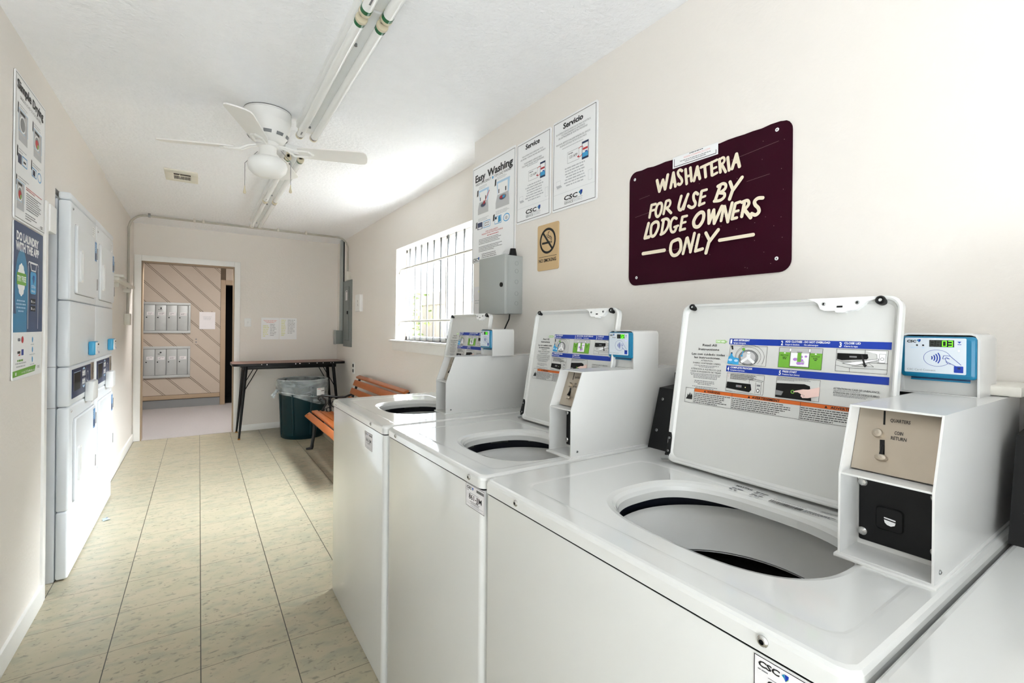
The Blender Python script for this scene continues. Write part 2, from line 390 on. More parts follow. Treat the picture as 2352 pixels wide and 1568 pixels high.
SIGN=[(5.1,[(132,375),(143,334),(158,370)]),(5.0,[(158,370),(168,336),(179,383)]),(4.6,[(192,335),(203,384),(212,335)]),(3.4,[(195,353),(210,352)]),(4.1,[(239,381),(230,387),(222,381),(226,368),(236,355),(239,343),(231,336),(223,340)]),(4.4,[(253,382),(258,332)]),(4.4,[(272,382),(277,337)]),(3.7,[(258,356),(275,357)]),(4.4,[(287,335),(299,378),(309,336)]),(3.3,[(291,351),(307,351)]),(3.9,[(313,372),(344,376)]),(4.3,[(327,372),(331,336)]),(4.2,[(351,377),(354,336)]),(3.5,[(352,377),(371,380)]),(3.2,[(354,355),(369,357)]),(3.5,[(356,334),(372,338)]),(4.1,[(380,379),(384,337)]),(3.4,[(381,378),(393,381),(398,372),(394,364),(385,361)]),(3.8,[(389,359),(402,333)]),(4.1,[(409,376),(414,335)]),(4.4,[(424,337),(438,378),(448,337)]),(3.0,[(428,353),(444,353)]),(4.4,[(110,289),(101,247)]),(4.0,[(110,290),(129,290)]),(3.6,[(107,269),(127,270)]),(4.3,[(149,289),(137,284),(130,265),(132,248),(140,242),(150,250),(157,271),(156,284),(149,289)]),(4.2,[(175,288),(165,247)]),(3.8,[(176,290),(189,290),(194,280),(188,269),(175,265)]),(4.2,[(179,264),(197,244)]),(4.5,[(239,293),(229,260),(234,247),(245,252),(266,293)]),(4.0,[(263,287),(249,247)]),(4.3,[(304,285),(295,292),(288,285),(289,271),(295,258),(292,248),(280,245),(268,253)]),(4.3,[(318,290),(310,247)]),(3.6,[(319,292),(337,292)]),(3.2,[(314,270),(332,272)]),(3.6,[(311,247),(329,250)]),(4.5,[(385,291),(368,249)]),(4.1,[(377,293),(394,297),(404,291),(402,279),(384,270)]),(4.1,[(388,269),(400,264),(399,253),(385,246),(365,248)]),(4.4,[(419,296),(428,271)]),(4.6,[(458,300),(427,266),(418,243)]),(5.2,[(99,224),(82,173),(102,174)]),(4.7,[(126,223),(113,214),(110,187),(116,174),(129,178),(143,200),(144,216),(137,223),(126,223)]),(4.6,[(167,223),(158,175)]),(4.3,[(161,225),(180,226),(190,215),(185,195),(171,179),(155,175)]),(4.1,[(222,219),(211,224),(200,213),(197,191),(203,176),(215,176),(222,190)]),(3.4,[(213,191),(229,193)]),(4.4,[(246,219),(237,176)]),(3.7,[(247,220),(264,220)]),(3.3,[(243,199),(259,200)]),(3.7,[(237,176),(257,177)]),(5.0,[(316,221),(302,213),(291,196),(295,179),(310,176),(324,190),(329,207),(326,218),(316,221)]),(4.6,[(347,221),(348,180)]),(4.6,[(348,180),(365,219)]),(4.5,[(365,219),(367,176)]),(4.5,[(367,176),(393,225)]),(4.1,[(400,223),(391,180)]),(4.1,[(403,222),(414,172)]),(4.1,[(414,173),(428,228)]),(4.0,[(438,221),(428,179)]),(3.7,[(439,224),(454,226)]),(3.3,[(434,199),(449,200)]),(3.7,[(428,178),(444,179)]),(4.3,[(468,220),(460,180)]),(4.0,[(460,223),(477,225),(482,214),(473,203),(465,201)]),(4.6,[(469,198),(488,171)]),(4.4,[(524,222),(510,224),(500,217),(502,206),(511,195),(513,183),(503,176),(491,182)]),(5.2,[(77,115),(174,115)]),(4.9,[(223,144),(205,137),(200,111),(210,93),(228,93),(242,109),(242,132),(235,144),(223,144)]),(4.4,[(266,143),(252,93)]),(4.4,[(269,144),(282,98)]),(4.4,[(281,95),(296,155)]),(4.3,[(313,147),(300,95),(327,99)]),(4.6,[(339,149),(351,126)]),(4.8,[(383,152),(350,117),(340,84)]),(4.5,[(388,118),(497,118)])]
# ------------------------------------------------------------------ room shell
def S1(name, boxes, m):
    b = MB()
    for bx in boxes: b.box(*bx, m)
    return struct(b, name, flat=True)
S1('floor', [(-1.45, 1.85, YB - .1, YE, -.06, 0)], 'vinyl_tile')
S1('ceiling', [(-1.45, 1.85, YB - .1, YE + .1, ZC, ZC + .08)], 'ceiling')
S1('wall_left', [(-1.45, XL, YB, 3.03, 0, ZC), (-1.45, XL, 3.03, 3.205, 1.862, ZC), (-1.45, XL, 3.205, 4.66, 1.966, ZC), (-1.45, XL - .012, 4.66, YE, 0, ZC), (-1.45, -1.36, 3.03, 4.66, 0, 1.966)], 'wall')
S1('wall_right', [(XN, 1.85, YB, YS, 0, ZC)], 'wall')
WY0, WY1, WZ0, WZ1 = 2.80, 4.37, 1.176, 2.04
S1('wall_window', [(XF, 1.72, YS, WY0, 0, ZC), (XF, 1.72, WY1, YE, 0, ZC), (XF, 1.72, WY0, WY1, 0, WZ0), (XF, 1.72, WY0, WY1, WZ1, ZC)], 'wall')
DX0, DX1, DZ = -.540, .356, 2.010
S1('wall_end', [(-1.95, DX0, YE, YE + .11, 0, ZC), (DX1, 2.35, YE, YE + .11, 0, ZC), (DX0, DX1, YE, YE + .11, DZ, ZC)], 'wall')
S1('wall_back', [(-1.45, 1.85, YB - .1, YB, 0, ZC)], 'wall')
b = MB(); b.box(-.64 + .04, .40, YB, YB + .03, 0, 2.05, 'trim', .003); b.box(-.56, .36, YB + .03, YB + .04, .12, 1.95, 'plastic_white', .003); struct(b, 'door_1')
# door casing of the mail corridor doorway
b = MB()
b.box(DX0 - .062, DX0, YE - .016, YE, 0, DZ + .064, 'trim', .003); b.box(DX1, DX1 + .062, YE - .016, YE, 0, DZ + .064, 'trim', .003)
b.box(DX0, DX1, YE - .016, YE, DZ, DZ + .064, 'trim', .003)
b.box(DX0, DX0 + .012, YE - .010, YE + .11, 0, DZ, 'brown_trim'); b.box(DX1 - .012, DX1, YE - .010, YE + .11, 0, DZ, 'brown_trim'); b.box(DX0, DX1, YE - .010, YE + .11, DZ - .012, DZ, 'brown_trim')
struct(b, 'trim_1')
b = MB(); b.box(XL - .012, XL + .012, YB, 3.0, 0, .088, 'trim', .003); struct(b, 'baseboard_left')
b = MB(); b.box(XL - .012, XL + .004, 4.66, YE - .016, 0, .088, 'trim', .003); struct(b, 'baseboard_left_far')
b = MB(); b.box(DX1 + .062, XF, YE - .012, YE, 0, .075, 'trim', .003); struct(b, 'baseboard_end')
b = MB(); b.box(XF - .012, XF, YS, YE - .012, 0, .075, 'trim', .003); struct(b, 'baseboard_right')
# casing on the edge of the dryer alcove, with its stub of head trim
b = MB(); b.box(XL - .05, XL + .010, 2.995, 3.04, 0, 1.86, 'trim', .003); b.box(XL - .05, XL + .016, 3.04, 3.155, 1.725, 1.855, 'trim', .006); struct(b, 'trim_2')
# ------------------------------------------------------------------ window, guard bars, outside
b = MB()
for y0, y1, z0, z1 in ((WY0, WY1, WZ0, WZ0 + .035), (WY0, WY1, WZ1 - .03, WZ1), (WY0, WY0 + .035, WZ0, WZ1), (WY1 - .035, WY1, WZ0, WZ1), (3.43, 3.485, WZ0, WZ1)):
    b.box(1.668, 1.715, y0, y1, z0, z1, 'trim', .003)
b.box(1.655, 1.668, 3.452, 3.474, WZ0 + .03, WZ1 - .03, 'trim', .003)
win = struct(b, 'window_1')
b = MB(); b.box(1.690, 1.694, WY0 + .03, 3.435, WZ0 + .03, WZ1 - .03, 'glass'); b.build('pane', win, flat=True)
b = MB(); b.box(1.698, 1.702, 3.48, WY1 - .03, WZ0 + .03, WZ1 - .03, 'glass'); b.build('pane', win, flat=True)
b = MB(); b.box(XF - .045, 1.668, WY0 - .07, WY1 + .075, WZ0 - .022, WZ0, 'trim', .005); b.box(XF - .018, XF, WY0 - .04, WY1 + .045, WZ0 - .10, WZ0 - .022, 'trim', .004)
b.build('window_sill', win)
g = thing('window_guard', (1.62, 3.6, WZ0), 'thin upright steel security bars with two rails inside the bright window', 'security bars')
for z in (1.845, 1.352):
    b = MB(); b.tube([(1.602, WY1 - .002, z - .04), (1.602, WY1 - .018, z - .012), (1.602, WY1 - .045, z), (1.602, WY0 + .03, z), (1.602, WY0 + .002, z)], .0085, 'pipe_paint', 10); b.build('rail', g)
for k in range(11):
    y = 4.231 - .1365 * k
    if abs(y - 3.42) < .05 and False: continue
    b = MB(); b.box(1.646, 1.656, y - .005, y + .005, WZ0 + .002, WZ1 - .004, 'bar_paint'); b.box(1.602, 1.650, y - .004, y + .004, 1.840, 1.850, 'bar_paint') if k in (0, 5, 10) else None; b.build('bar', g, flat=True)
b = MB(); b.box(1.72, 9, -2, 11, -.5, -.3, 'outside_ground'); o = struct(b, 'ground', flat=True)
f = thing('board_fence', (3.4, 7.0, -.3), 'pale upright board fence seen through the barred window', 'fence')
b = MB()
for i in range(48): b.box(3.4, 3.43, 1.5 + i * .26, 1.5 + i * .26 + .25, -.3, 1.92 + .012 * math.sin(i * 3.1), 'outside_fence')
b.build('board_panel', f, flat=True)
for z in (1.70, .3):
    b = MB(); b.box(3.37, 3.4, 1.5, 13.9, z, z + .08, 'outside_fence'); b.build('rail', f, flat=True)
sh = thing('shrub', (3.05, 7.85, -.3), 'pale green shrub against the fence, left end of the window view', 'shrub')
b = MB(); rs = random.Random(3)
for i in range(420):
    c = Vector((3.05 + max(-.2, min(.2, rs.gauss(0, .12))), 7.85 + rs.gauss(0, .22), .55 + rs.uniform(-.4, 1.35))); d = Vector((rs.gauss(0, 1), rs.gauss(0, 1), rs.gauss(0, 1))).normalized(); u, v = basis(d)
    b.add([c - u * .06, c + v * .03, c + u * .06, c - v * .03], [(0, 1, 2, 3)], 'leaf')
b.build('foliage', sh, flat=True)
b = MB()
for i in range(5): b.tube([(3.05, 7.85, -.3), (3.05 + rs.uniform(-.1, .1), 7.85 + rs.uniform(-.2, .2), .6), (3.05 + rs.uniform(-.15, .15), 7.85 + rs.uniform(-.3, .3), 1.5)], .012, 'wood', 6)
b.build('stem', sh)
cu = thing('air_conditioner', (2.95, 6.5, -.3), 'bluish grey outdoor cooling unit beyond the foot of the window', 'air conditioner')
b = MB(); b.box(2.75, 3.2, 5.75, 7.15, -.3, 1.13, 'box_grey', .03); b.build('casing', cu)
b = MB()
for i in range(12): b.box(2.742, 2.75, 5.83 + i * .11, 5.87 + i * .11, .3, 1.06, 'panel_grey')
b.build('grille', cu, flat=True)
# ------------------------------------------------------------------ mail corridor
S1('floor_corridor', [(-1.95, 2.35, YE, YC + .12, -.06, .002)], 'carpet')
S1('ceiling_corridor', [(-1.95, 2.35, YE + .1, YC + .12, 2.45, 2.53)], 'ceiling')
S1('wall_corridor_left', [(-2.05, -1.95, YE, YC + .12, 0, 2.53)], 'plank')
S1('wall_corridor_right', [(2.35, 2.45, YE, YC + .12, 0, 2.53)], 'plank')
def clip(poly, f):
    out = []
    for i in range(len(poly)):
        p, q = poly[i - 1], poly[i]; a, c = f(p), f(q)
        if (a >= 0) != (c >= 0): t = a / (a - c); out.append((p[0] + (q[0] - p[0]) * t, p[1] + (q[1] - p[1]) * t))
        if c >= 0: out.append(q)
    return out
b = MB(); FX0, FX1, FZ0, FZ1 = -1.95, .290, .205, 2.238
b.box(-1.95, .365, YC + .012, YC + .12, 0, 2.53, 'groove'); b.box(.365, 1.15, YC + .012, YC + .12, 1.97, 2.53, 'plank'); b.box(1.15, 2.35, YC + .012, YC + .12, 0, 2.53, 'plank')
for k in range(-2, 16):
    s0 = -.26 + .30 * k      # boards run down to the right at 45 degrees: x + z = const
    for lo, hi in ((s0 + .036, s0 + .30), (s0 + .008, s0 + .028)):
        P = [(FX0, FZ0), (FX1, FZ0), (FX1, FZ1), (FX0, FZ1)]
        P = clip(P, lambda p: p[0] + p[1] - lo); P = clip(P, lambda p: hi - p[0] - p[1]) if P else P
        if len(P) > 2: b.prism([(x, YC + .012, z) for x, z in P], (0, -1, 0), .012, 'plank')
b.box(-1.95, .290, YC - .008, YC + .012, 2.243, 2.45, 'plank'); b.box(-1.95, .290, YC - .012, YC + .012, .135, .200, 'brown_trim', .004); b.box(-1.95, .290, YC + .002, YC + .012, 0, .128, 'mid_grey')
struct(b, 'wall_corridor_end')
b = MB(); b.box(.292, .362, YC - .02, YC + .012, 0, 2.05, 'brown_trim', .004); b.box(.362, 1.16, YC - .02, YC + .012, 1.97, 2.05, 'brown_trim', .004); b.box(1.15, 1.22, YC - .02, YC + .012, 0, 1.97, 'brown_trim', .004); struct(b, 'trim_3')
b = MB(); b.box(.36, .365, YC + .12, YC + 1.1, 0, 2.0, 'dark_void'); b.box(1.15, 1.155, YC + .12, YC + 1.1, 0, 2.0, 'dark_void'); b.box(.36, 1.155, YC + 1.1, YC + 1.12, 0, 2.0, 'dark_void'); b.box(.36, 1.155, YC + .12, YC + 1.1, 2.0, 2.01, 'dark_void'); b.box(.36, 1.155, YC + .12, YC + 1.1, -.05, 0, 'dark_void'); struct(b, 'wall_closet', flat=True)  # near-black walls put the dark room's gloom into the colour
def mailbox(z0, z1, where, names):
    t = thing('mailbox_cluster', (-.42, YC, z0), where, 'mailbox')
    b = MB(); x0, x1 = -.86, -.114; y = YC - .03
    for bx in ((x0, x1, z0, z0 + .04), (x0, x1, z1 - .04, z1), (x0, x0 + .03, z0 + .04, z1 - .04), (x1 - .032, x1, z0 + .04, z1 - .04)): b.box(bx[0], bx[1], y, YC, bx[2], bx[3], 'mail_metal', .004)
    b.box(x0 + .03, x1 - .03, YC - .006, YC, z0 + .04, z1 - .04, 'mid_grey'); b.build('frame', t)
    for i in range(5):
        a = -.147 - .1385 * (i + 1); P = PL((a, YC - .020, z0 + .045), (1, 0, 0), (0, 0, 1)); h = z1 - z0 - .09
        b = MB(); b.box(a + .003, a + .1355, YC - .020, YC - .006, z0 + .043, z1 - .043, 'mail_metal', .003); d = b.build('door', t)
        b = MB(); P.rect(b, .035, h * .60, .120, h * .72, 'paper_dull', .0012); P.para(b, .045, .11, h * .70, h * .62, 2, names, n=.0016)
        if i == 2: P.disc(b, .07, h * .88, .012, .012, 'ink', .0012); P.para(b, .035, .105, h * .845, h * .80, 1, 'ink', n=.0012)
        b.build('name_card', d, flat=True)
        b = MB(); b.cyl(P.p(.032, h * .51, 0), P.p(.032, h * .51, .006), .009, 'black', 12); b.build('lock', d)
mailbox(1.171, 1.650, 'upper grey metal mailbox bank on the plank wall beyond the doorway', 'ink_grey')
mailbox(.477, .965, 'lower grey metal mailbox bank, near the corridor carpet', 'ink_grey')
P = PL((.002, YC - .004, 1.238), (1, 0, 0), (0, 0, 1)); b = MB(); plate(b, P, 0, 0, .217, .279, .002, .002, 'paper_dull'); P.para(b, .04, .175, .21, .15, 4, 'ink_light', 'c', .0026)
for u in (.045, .17): P.disc(b, u, .287, .005, .005, 'ink', .0026)
tag(b.build('paper_notice'), 'white paper notice pinned beside the mailboxes on the plank wall', 'notice')
P = PL((-.076, YC, .996), (1, 0, 0), (0, 0, 1)); b = MB(); plate(b, P, 0, 0, .076, .114, .004, .006, 'plank')
for v in (.035, .08): P.disc(b, .038, v, .012, .010, 'ink_grey', .0062)
tag(b.build('wall_outlet'), 'beige power outlet on the plank wall right of the mailboxes', 'outlet')
cl = thing('added_fixture', (.2, 7.10, 2.45), 'plain white added fixture for the fill light above the mail corridor carpet', 'ceiling light')  # unseen fixture, added only to carry the corridor fill
b = MB(); b.box(-.4, .8, 7.0, 7.2, 2.40, 2.45, 'plastic_white', .01); b.build('fill_housing', cl)
l = area('corridor_fill', (.2, 7.10, 2.395), (0, 0, 0), 1.1, .16, 14, (1, .97, .94)); l.parent = None  # added fill light, out of view above the doorway
# ------------------------------------------------------------------ end wall and window wall fittings
E_ = PL((0, YE, 0), (1, 0, 0), (0, 0, 1))
sw = thing('light_switch', (.5, YE, 1.286), 'white light switch plate between the doorway and the taped papers', 'light switch')
b = MB(); plate(b, E_, .465, 1.286, .538, 1.392, .005, .006, 'plastic_white', 0, .002); b.build('cover_plate', sw)
b = MB(); b.box(.497, .507, YE - .018, YE - .006, 1.328, 1.350, 'plastic_white', .002); b.build('toggle', sw)
for i, (u0, u1, lab) in enumerate(((.650, .853, 'left one of two white papers taped to the end wall above the table'), (.857, 1.060, 'right one of two white papers taped to the end wall above the table'))):
    b = MB(); plate(b, E_, u0, 1.128, u1, 1.402, .001, .0016, 'paper', 0, .0004)
    if i == 0:
        E_.para(b, u0 + .02, u1 - .02, 1.375, 1.335, 3, 'red_faint', 'c', .0018); E_.para(b, u0 + .02, u0 + .09, 1.31, 1.16, 7, 'yellow_ink', 'l', .0018); E_.para(b, u0 + .10, u1 - .03, 1.33, 1.17, 8, 'ink_light', 'l', .0018)
    else:
        E_.para(b, u0 + .02, u0 + .075, 1.385, 1.17, 10, 'yellow_ink', 'l', .0018); E_.para(b, u0 + .095, u1 - .02, 1.385, 1.20, 10, 'ink_light', 'l', .0018)
    tag(b.build('paper_notice', flat=True), lab, 'notice', 'papers on the end wall')
# electrical panel, wireway, conduit
W_ = PL((XF, 0, 0), (0, -1, 0), (0, 0, 1))        # u = -Y
ep = thing('breaker_panel', (XF, 6.11, 1.05), 'tall flat grey breaker panel on the right wall above the table', 'electrical panel')
b = MB(); plate(b, W_, -6.285, 1.047, -5.915, 1.880, .004, .014, 'panel_grey'); b.build('cover', ep)
b = MB(); plate(b, W_, -6.225, 1.13, -6.005, 1.80, .004, .008, 'panel_grey', .014); W_.frame(b, -6.229, 1.126, -6.001, 1.804, .004, 'ink', .0144)
W_.rect(b, -6.15, 1.63, -6.06, 1.755, 'paper_dull', .0226); W_.rect(b, -6.12, 1.735, -6.075, 1.745, 'ink', .023); d = b.build('door', ep)
b = MB(); b.box(XF - .034, XF - .022, 6.02, 6.065, 1.455, 1.495, 'black', .003); b.build('latch', d)
wy = thing('wireway', (1.545, 6.33, 1.07), 'narrow grey metal wireway rising to the ceiling beside the breaker panel', 'conduit')
b = MB(); b.box(XF - .042, XF, 6.315, 6.385, 1.20, ZC, 'box_grey', .002); b.box(XF - .012, XF, 6.303, 6.314, 1.20, ZC, 'black'); b.build('duct', wy)
b = MB(); b.box(XF - .095, XF, 6.300, 6.400, 1.075, 1.25, 'panel_grey', .006); b.box(XF - .108, XF - .096, 6.298, 6.402, 1.07, 1.255, 'box_grey', .003); b.build('junction_box', wy)
cn = thing('conduit', (XF - .02, 6.03, 1.88), 'thin white conduit crossing the ceiling before the end wall and down both walls', 'conduit')
b = MB(); r = .011; ph = [math.radians(90 * i / 8) for i in range(9)]; R = .13; xr = XF - .03; xl = XL + .012; zc = ZC - .024; yc = 6.03
pts = [(xl, 5.97, 1.40), (xl, 5.97, 1.60), (xl - .004, yc, 1.70), (xl - .004, yc, zc - R)] + [(xl + R * (1 - math.cos(a)), yc, zc - R * (1 - math.sin(a))) for a in ph[1:]] + [(x, yc, zc) for x in (0, .3, .6, .9, 1.2)] + [(xr - R + R * math.sin(a), yc, zc - R * (1 - math.cos(a))) for a in ph] + [(xr, yc, 2.0), (xr, yc, 1.985)]
b.tube(pts, r, 'pipe_paint', 10); b.build('pipe', cn)
for x in (-.43, -.05, .03, .75, 1.05):
    b = MB(); b.box(x - .010, x + .010, yc - .020, yc + .016, zc - .013, ZC, 'hinge_metal' if x < -.4 else 'cap_white', .002); b.build('strap', cn)
b = MB(); b.box(XF - .052, XF - .0, 5.99, 6.075, 1.881, 1.985, 'cap_white', .006); b.build('junction_box', cn)
b = MB(); b.box(XL - .012, XL + .035, 5.93, 6.04, 1.29, 1.402, 'cap_white', .006); b.build('junction_box', cn)
rl = thing('wall_rail', (XL, 5.3, 1.64), 'white wooden rail on brackets on the left wall beyond the dryers', 'rail')
b = MB(); b.box(XL + .035, XL + .075, 4.78, 5.86, 1.64, 1.665, 'cap_white', .004); b.box(XL - .012, XL + .10, 4.80, 4.98, 1.666, 1.690, 'cap_white', .006); b.build('bar', rl)
for y in (5.0, 5.8):
    b = MB(); b.box(XL - .012, XL + .05, y, y + .025, 1.60, 1.64, 'cap_white', .004); b.build('bracket', rl)
ch = thing('door_chime', (XF, 5.59, 1.475), 'white rectangular chime box on the right wall between panel and window', 'chime box')
b = MB(); plate(b, W_, -5.66, 1.475, -5.47, 1.674, .008, .035, 'plastic_white', 0, .006); b.build('cover', ch)
b = MB()
for u, v in ((-5.555, 1.602), (-5.55, 1.588), (-5.548, 1.56), (-5.545, 1.545)): W_.rect(b, u - .006, v - .004, u + .008, v + .004, 'ink', .0356)
b.build('grille', ch, flat=True)
ol = thing('wall_outlet', (XF, 5.82, .733), 'white power outlet low on the right wall behind the table end', 'outlet')
b = MB(); plate(b, W_, -5.872, .728, -5.778, .866, .006, .006, 'plastic_white', 0, .002); b.build('cover_plate', ol)
for v in (.765, .828):
    b = MB(); plate(b, W_, -5.845, v - .02, -5.805, v + .02, .012, .004, 'black', .006); b.build('socket', ol)
# ------------------------------------------------------------------ table
tb = thing('folding_table', (.93, 6.37, 0), 'long dark table with black tapered legs against the end wall', 'table')
b = MB(); O = rrect(.312, 1.555, 6.13, 6.625, .07); b.loops([[(x, y, .834) for x, y in O], [(x, y, .858) for x, y in O], [(x + (.93 - x) * .004, y + (6.37 - y) * .008, .862) for x, y in O]], 'black', cap0='black', cap1='table_wood')
rs = random.Random(9)
for i in range(9):
    x = rs.uniform(.5, 1.5); b.box(x, x + rs.uniform(.006, .018), 6.1285, 6.131, .840 + rs.uniform(0, .008), .854, 'paper_dull')
b.build('tabletop', tb)
b = MB(); b.box(.42, 1.45, 6.20, 6.222, .79, .834, 'black', .003); b.box(.42, 1.45, 6.54, 6.562, .79, .834, 'black', .003); b.build('apron', tb)
for sx, (xt, xb) in ((-1, (.455, .388)), (1, (1.415, 1.49))):
    for yt, yb in ((6.215, 6.165), (6.55, 6.60)):
        b = MB(); b.cyl((xt, yt, .834), (xb, yb, .012), .021, 'black', 14, .011); b.cyl((xb, yb, 0), (xb, yb, .014), .013, 'rust', 12); b.build('leg', tb)
        b = MB(); t = .36; b.tube([(xt + (xb - xt) * t, yt + (yb - yt) * t, .834 * (1 - t)), (xt - sx * .12, yt, .80)], .005, 'black', 6); b.build('brace', tb)
# ------------------------------------------------------------------ bin and liner
bn = thing('trash_bin', (1.035, 6.04, 0), 'dark green round trash bin with a clear liner, under the dark table', 'trash bin')
cx, cy = 1.035, 6.04
b = MB(); b.lathe(cx, cy, [(0, .012), (.20, .012), (.222, .0), (.232, .012), (.236, .05), (.262, .62), (.266, .63), (.272, .635), (.274, .665), (.270, .672), (.262, .668), (.256, .62), (.228, .05), (0, .04)], 'bin_green', 48)
for k in range(8):
    a = 2 * math.pi * k / 8 + .2; ca, sa = math.cos(a), math.sin(a)
    b.cyl((cx + .233 * ca, cy + .233 * sa, .05), (cx + .257 * ca, cy + .257 * sa, .52), .012, 'bin_green', 10, .014)
b.build('barrel', bn)
b = MB(); n = 64; L = [[] for _ in range(9)]; rs = random.Random(4)
ph = [rs.uniform(0, 6.28) for _ in range(4)]
for i in range(n):
    a = 2 * math.pi * i / n
    hem = .455 + .075 * math.cos(a - math.radians(170)) + .012 * math.sin(3 * a + ph[0])
    wob = .006 * math.sin(7 * a + ph[1]) + .005 * math.sin(13 * a + ph[2])
    prof = [(.235, .40), (.250, .60), (.258, .672), (.270, .682), (.281, .672), (.284 + wob, .64), (.279 + wob * 1.5, .56), (.274 + wob * 1.2, (.56 + hem) / 2), (.268 + wob * .5, hem)]
    for j, (r, z) in enumerate(prof): L[j].append((cx + r * math.cos(a), cy + r * math.sin(a), z))
b.loops(L, 'bag')
a = math.radians(188); ca, sa = math.cos(a), math.sin(a)
for dz, l in ((0, .075), (.02, .05), (-.02, .06)):
    b.tube([(cx + .272 * ca, cy + .272 * sa, .555), (cx + (.272 + l * .5) * ca, cy + (.272 + l * .5) * sa - .02, .545 + dz), (cx + (.272 + l) * ca, cy + (.272 + l) * sa - .03, .50 + dz)], [.012, .008, .014], 'bag', 6)
b.tube([(cx + .288 * math.cos(q), cy + .288 * math.sin(q), .545 + .05 * (math.cos(q - a) - 1)) for q in [a + .25 * i for i in range(-1, 12)]], .006, 'bag', 6)
ln = b.build('bin_liner', bn, 60)
b = MB()
for j, (z0, z1, m) in enumerate(((.50, .585, 'paper'), (.545, .552, 'ink'), (.57, .577, 'red_faint'))):
    vs = []; A0, A1 = (-1.22, -.84) if j == 0 else (-1.02, -.86) if j == 1 else (-1.19, -1.06)
    for k in range(7):
        q = A0 + (A1 - A0) * k / 6
        for z in (z0, z1): vs.append((cx + (.296 + j * .0006) * math.cos(q), cy + (.296 + j * .0006) * math.sin(q), z))
    b.add(vs, [(2 * k, 2 * k + 2, 2 * k + 3, 2 * k + 1) for k in range(6)], m)
b.build('sticker', bn)
# ------------------------------------------------------------------ bench
be = thing('park_bench', (1.2, 4.55, 0), 'slatted wooden bench with black scrolled iron ends below the window', 'bench')
BX = [(.945, .335), (.962, .362), (1.02, .372), (1.10, .362), (1.20, .350), (1.29, .352), (1.345, .375), (1.38, .43), (1.42, .53), (1.465, .65), (1.50, .725)]
def bench_end(y):
    b = MB(); q = lambda pts: [(x, y, z) for x, z in pts]
    b.tube(q(BX), .014, 'iron', 8)
    b.tube(q([(1.50, .725), (1.515, .735), (1.53, .72), (1.525, .70)]), .013, 'iron', 8)
    b.tube(q([(.985, .36), (1.03, .26), (1.02, .15), (1.005, .06), (1.00, .02)]), [.024, .022, .017, .016, .02], 'iron', 8)
    b.tube(q([(1.01, .014), (.97, .012), (.945, .012)]), [.016, .014, .010], 'iron', 8)
    b.tube(q([(1.31, .36), (1.36, .24), (1.41, .12), (1.46, .015)]), [.022, .018, .016, .02], 'iron', 8)
    b.tube(q([(1.015, .27), (1.16, .30), (1.34, .27)]), .010, 'iron', 8)
    # scrolled arm
    b.tube(q([(1.09, .525), (1.075, .512), (1.06, .525), (1.07, .552), (1.10, .562), (1.16, .552), (1.24, .535), (1.34, .53), (1.43, .56)]), .011, 'iron', 8)
    b.tube(q([(1.10, .545), (1.135, .51), (1.14, .46), (1.11, .42), (1.09, .372)]), .009, 'iron', 8)
    b.tube(q([(1.21, .54), (1.165, .51), (1.16, .47), (1.19, .43), (1.18, .38), (1.15, .362)]), .008, 'iron', 8)
    for c, r in (((1.165, .405), .022), ((1.13, .40), .018), ((1.23, .46), .035), ((1.29, .44), .03)):
        b.tube(q([(c[0] + r * math.cos(t), c[1] + r * math.sin(t)) for t in [2 * math.pi * i / 12 for i in range(12)]]), .006, 'iron', 6, closed=True)
    b.build('end_frame', be)
bench_end(5.30); bench_end(3.92)
def slat(x, z, ang, wd=.062, name='seat_slat'):
    b = MB(); c, s = math.cos(ang), math.sin(ang); nx, nz = -s, c
    P = [(u, v) for u, v in rrect(-wd / 2, wd / 2, -.011, .011, .006, 3)]
    ring = lambda y, k=1: [(x + u * k * c + v * k * nx, y, z + u * k * s + v * k * nz) for u, v in P]
    b.loops([ring(3.87, .9), ring(3.875), ring(5.345), ring(5.35, .9)], 'wood', cap0='wood', cap1='wood'); b.build(name, be)
for x, z, a in ((.965, .362, .62), (1.035, .390, .05), (1.110, .382, -.1), (1.185, .370, -.1), (1.26, .368, .0)): slat(x, z, a)
for x, z, a in ((1.385, .500, 1.2), (1.418, .588, 1.2), (1.452, .675, 1.2)): slat(x, z, a, .066, 'back_slat')
slat(1.490, .738, 0.35, .05, 'back_slat')
b = MB(); b.add([(-.515, 4.05, .001), (-.478, 4.055, .009), (-.486, 4.09, .001), (-.522, 4.085, .008), (-.50, 4.07, .014)], [(0, 1, 4), (1, 2, 4), (2, 3, 4), (3, 0, 4)], 'pale_blue'); b.add([(-.505, 4.06, .013), (-.49, 4.066, .015), (-.497, 4.08, .014)], [(0, 1, 2)], 'label_blue'); tag(b.build('paper_scrap'), 'tiny crumpled blue and white scrap on the floor by the dryers', 'paper scrap')
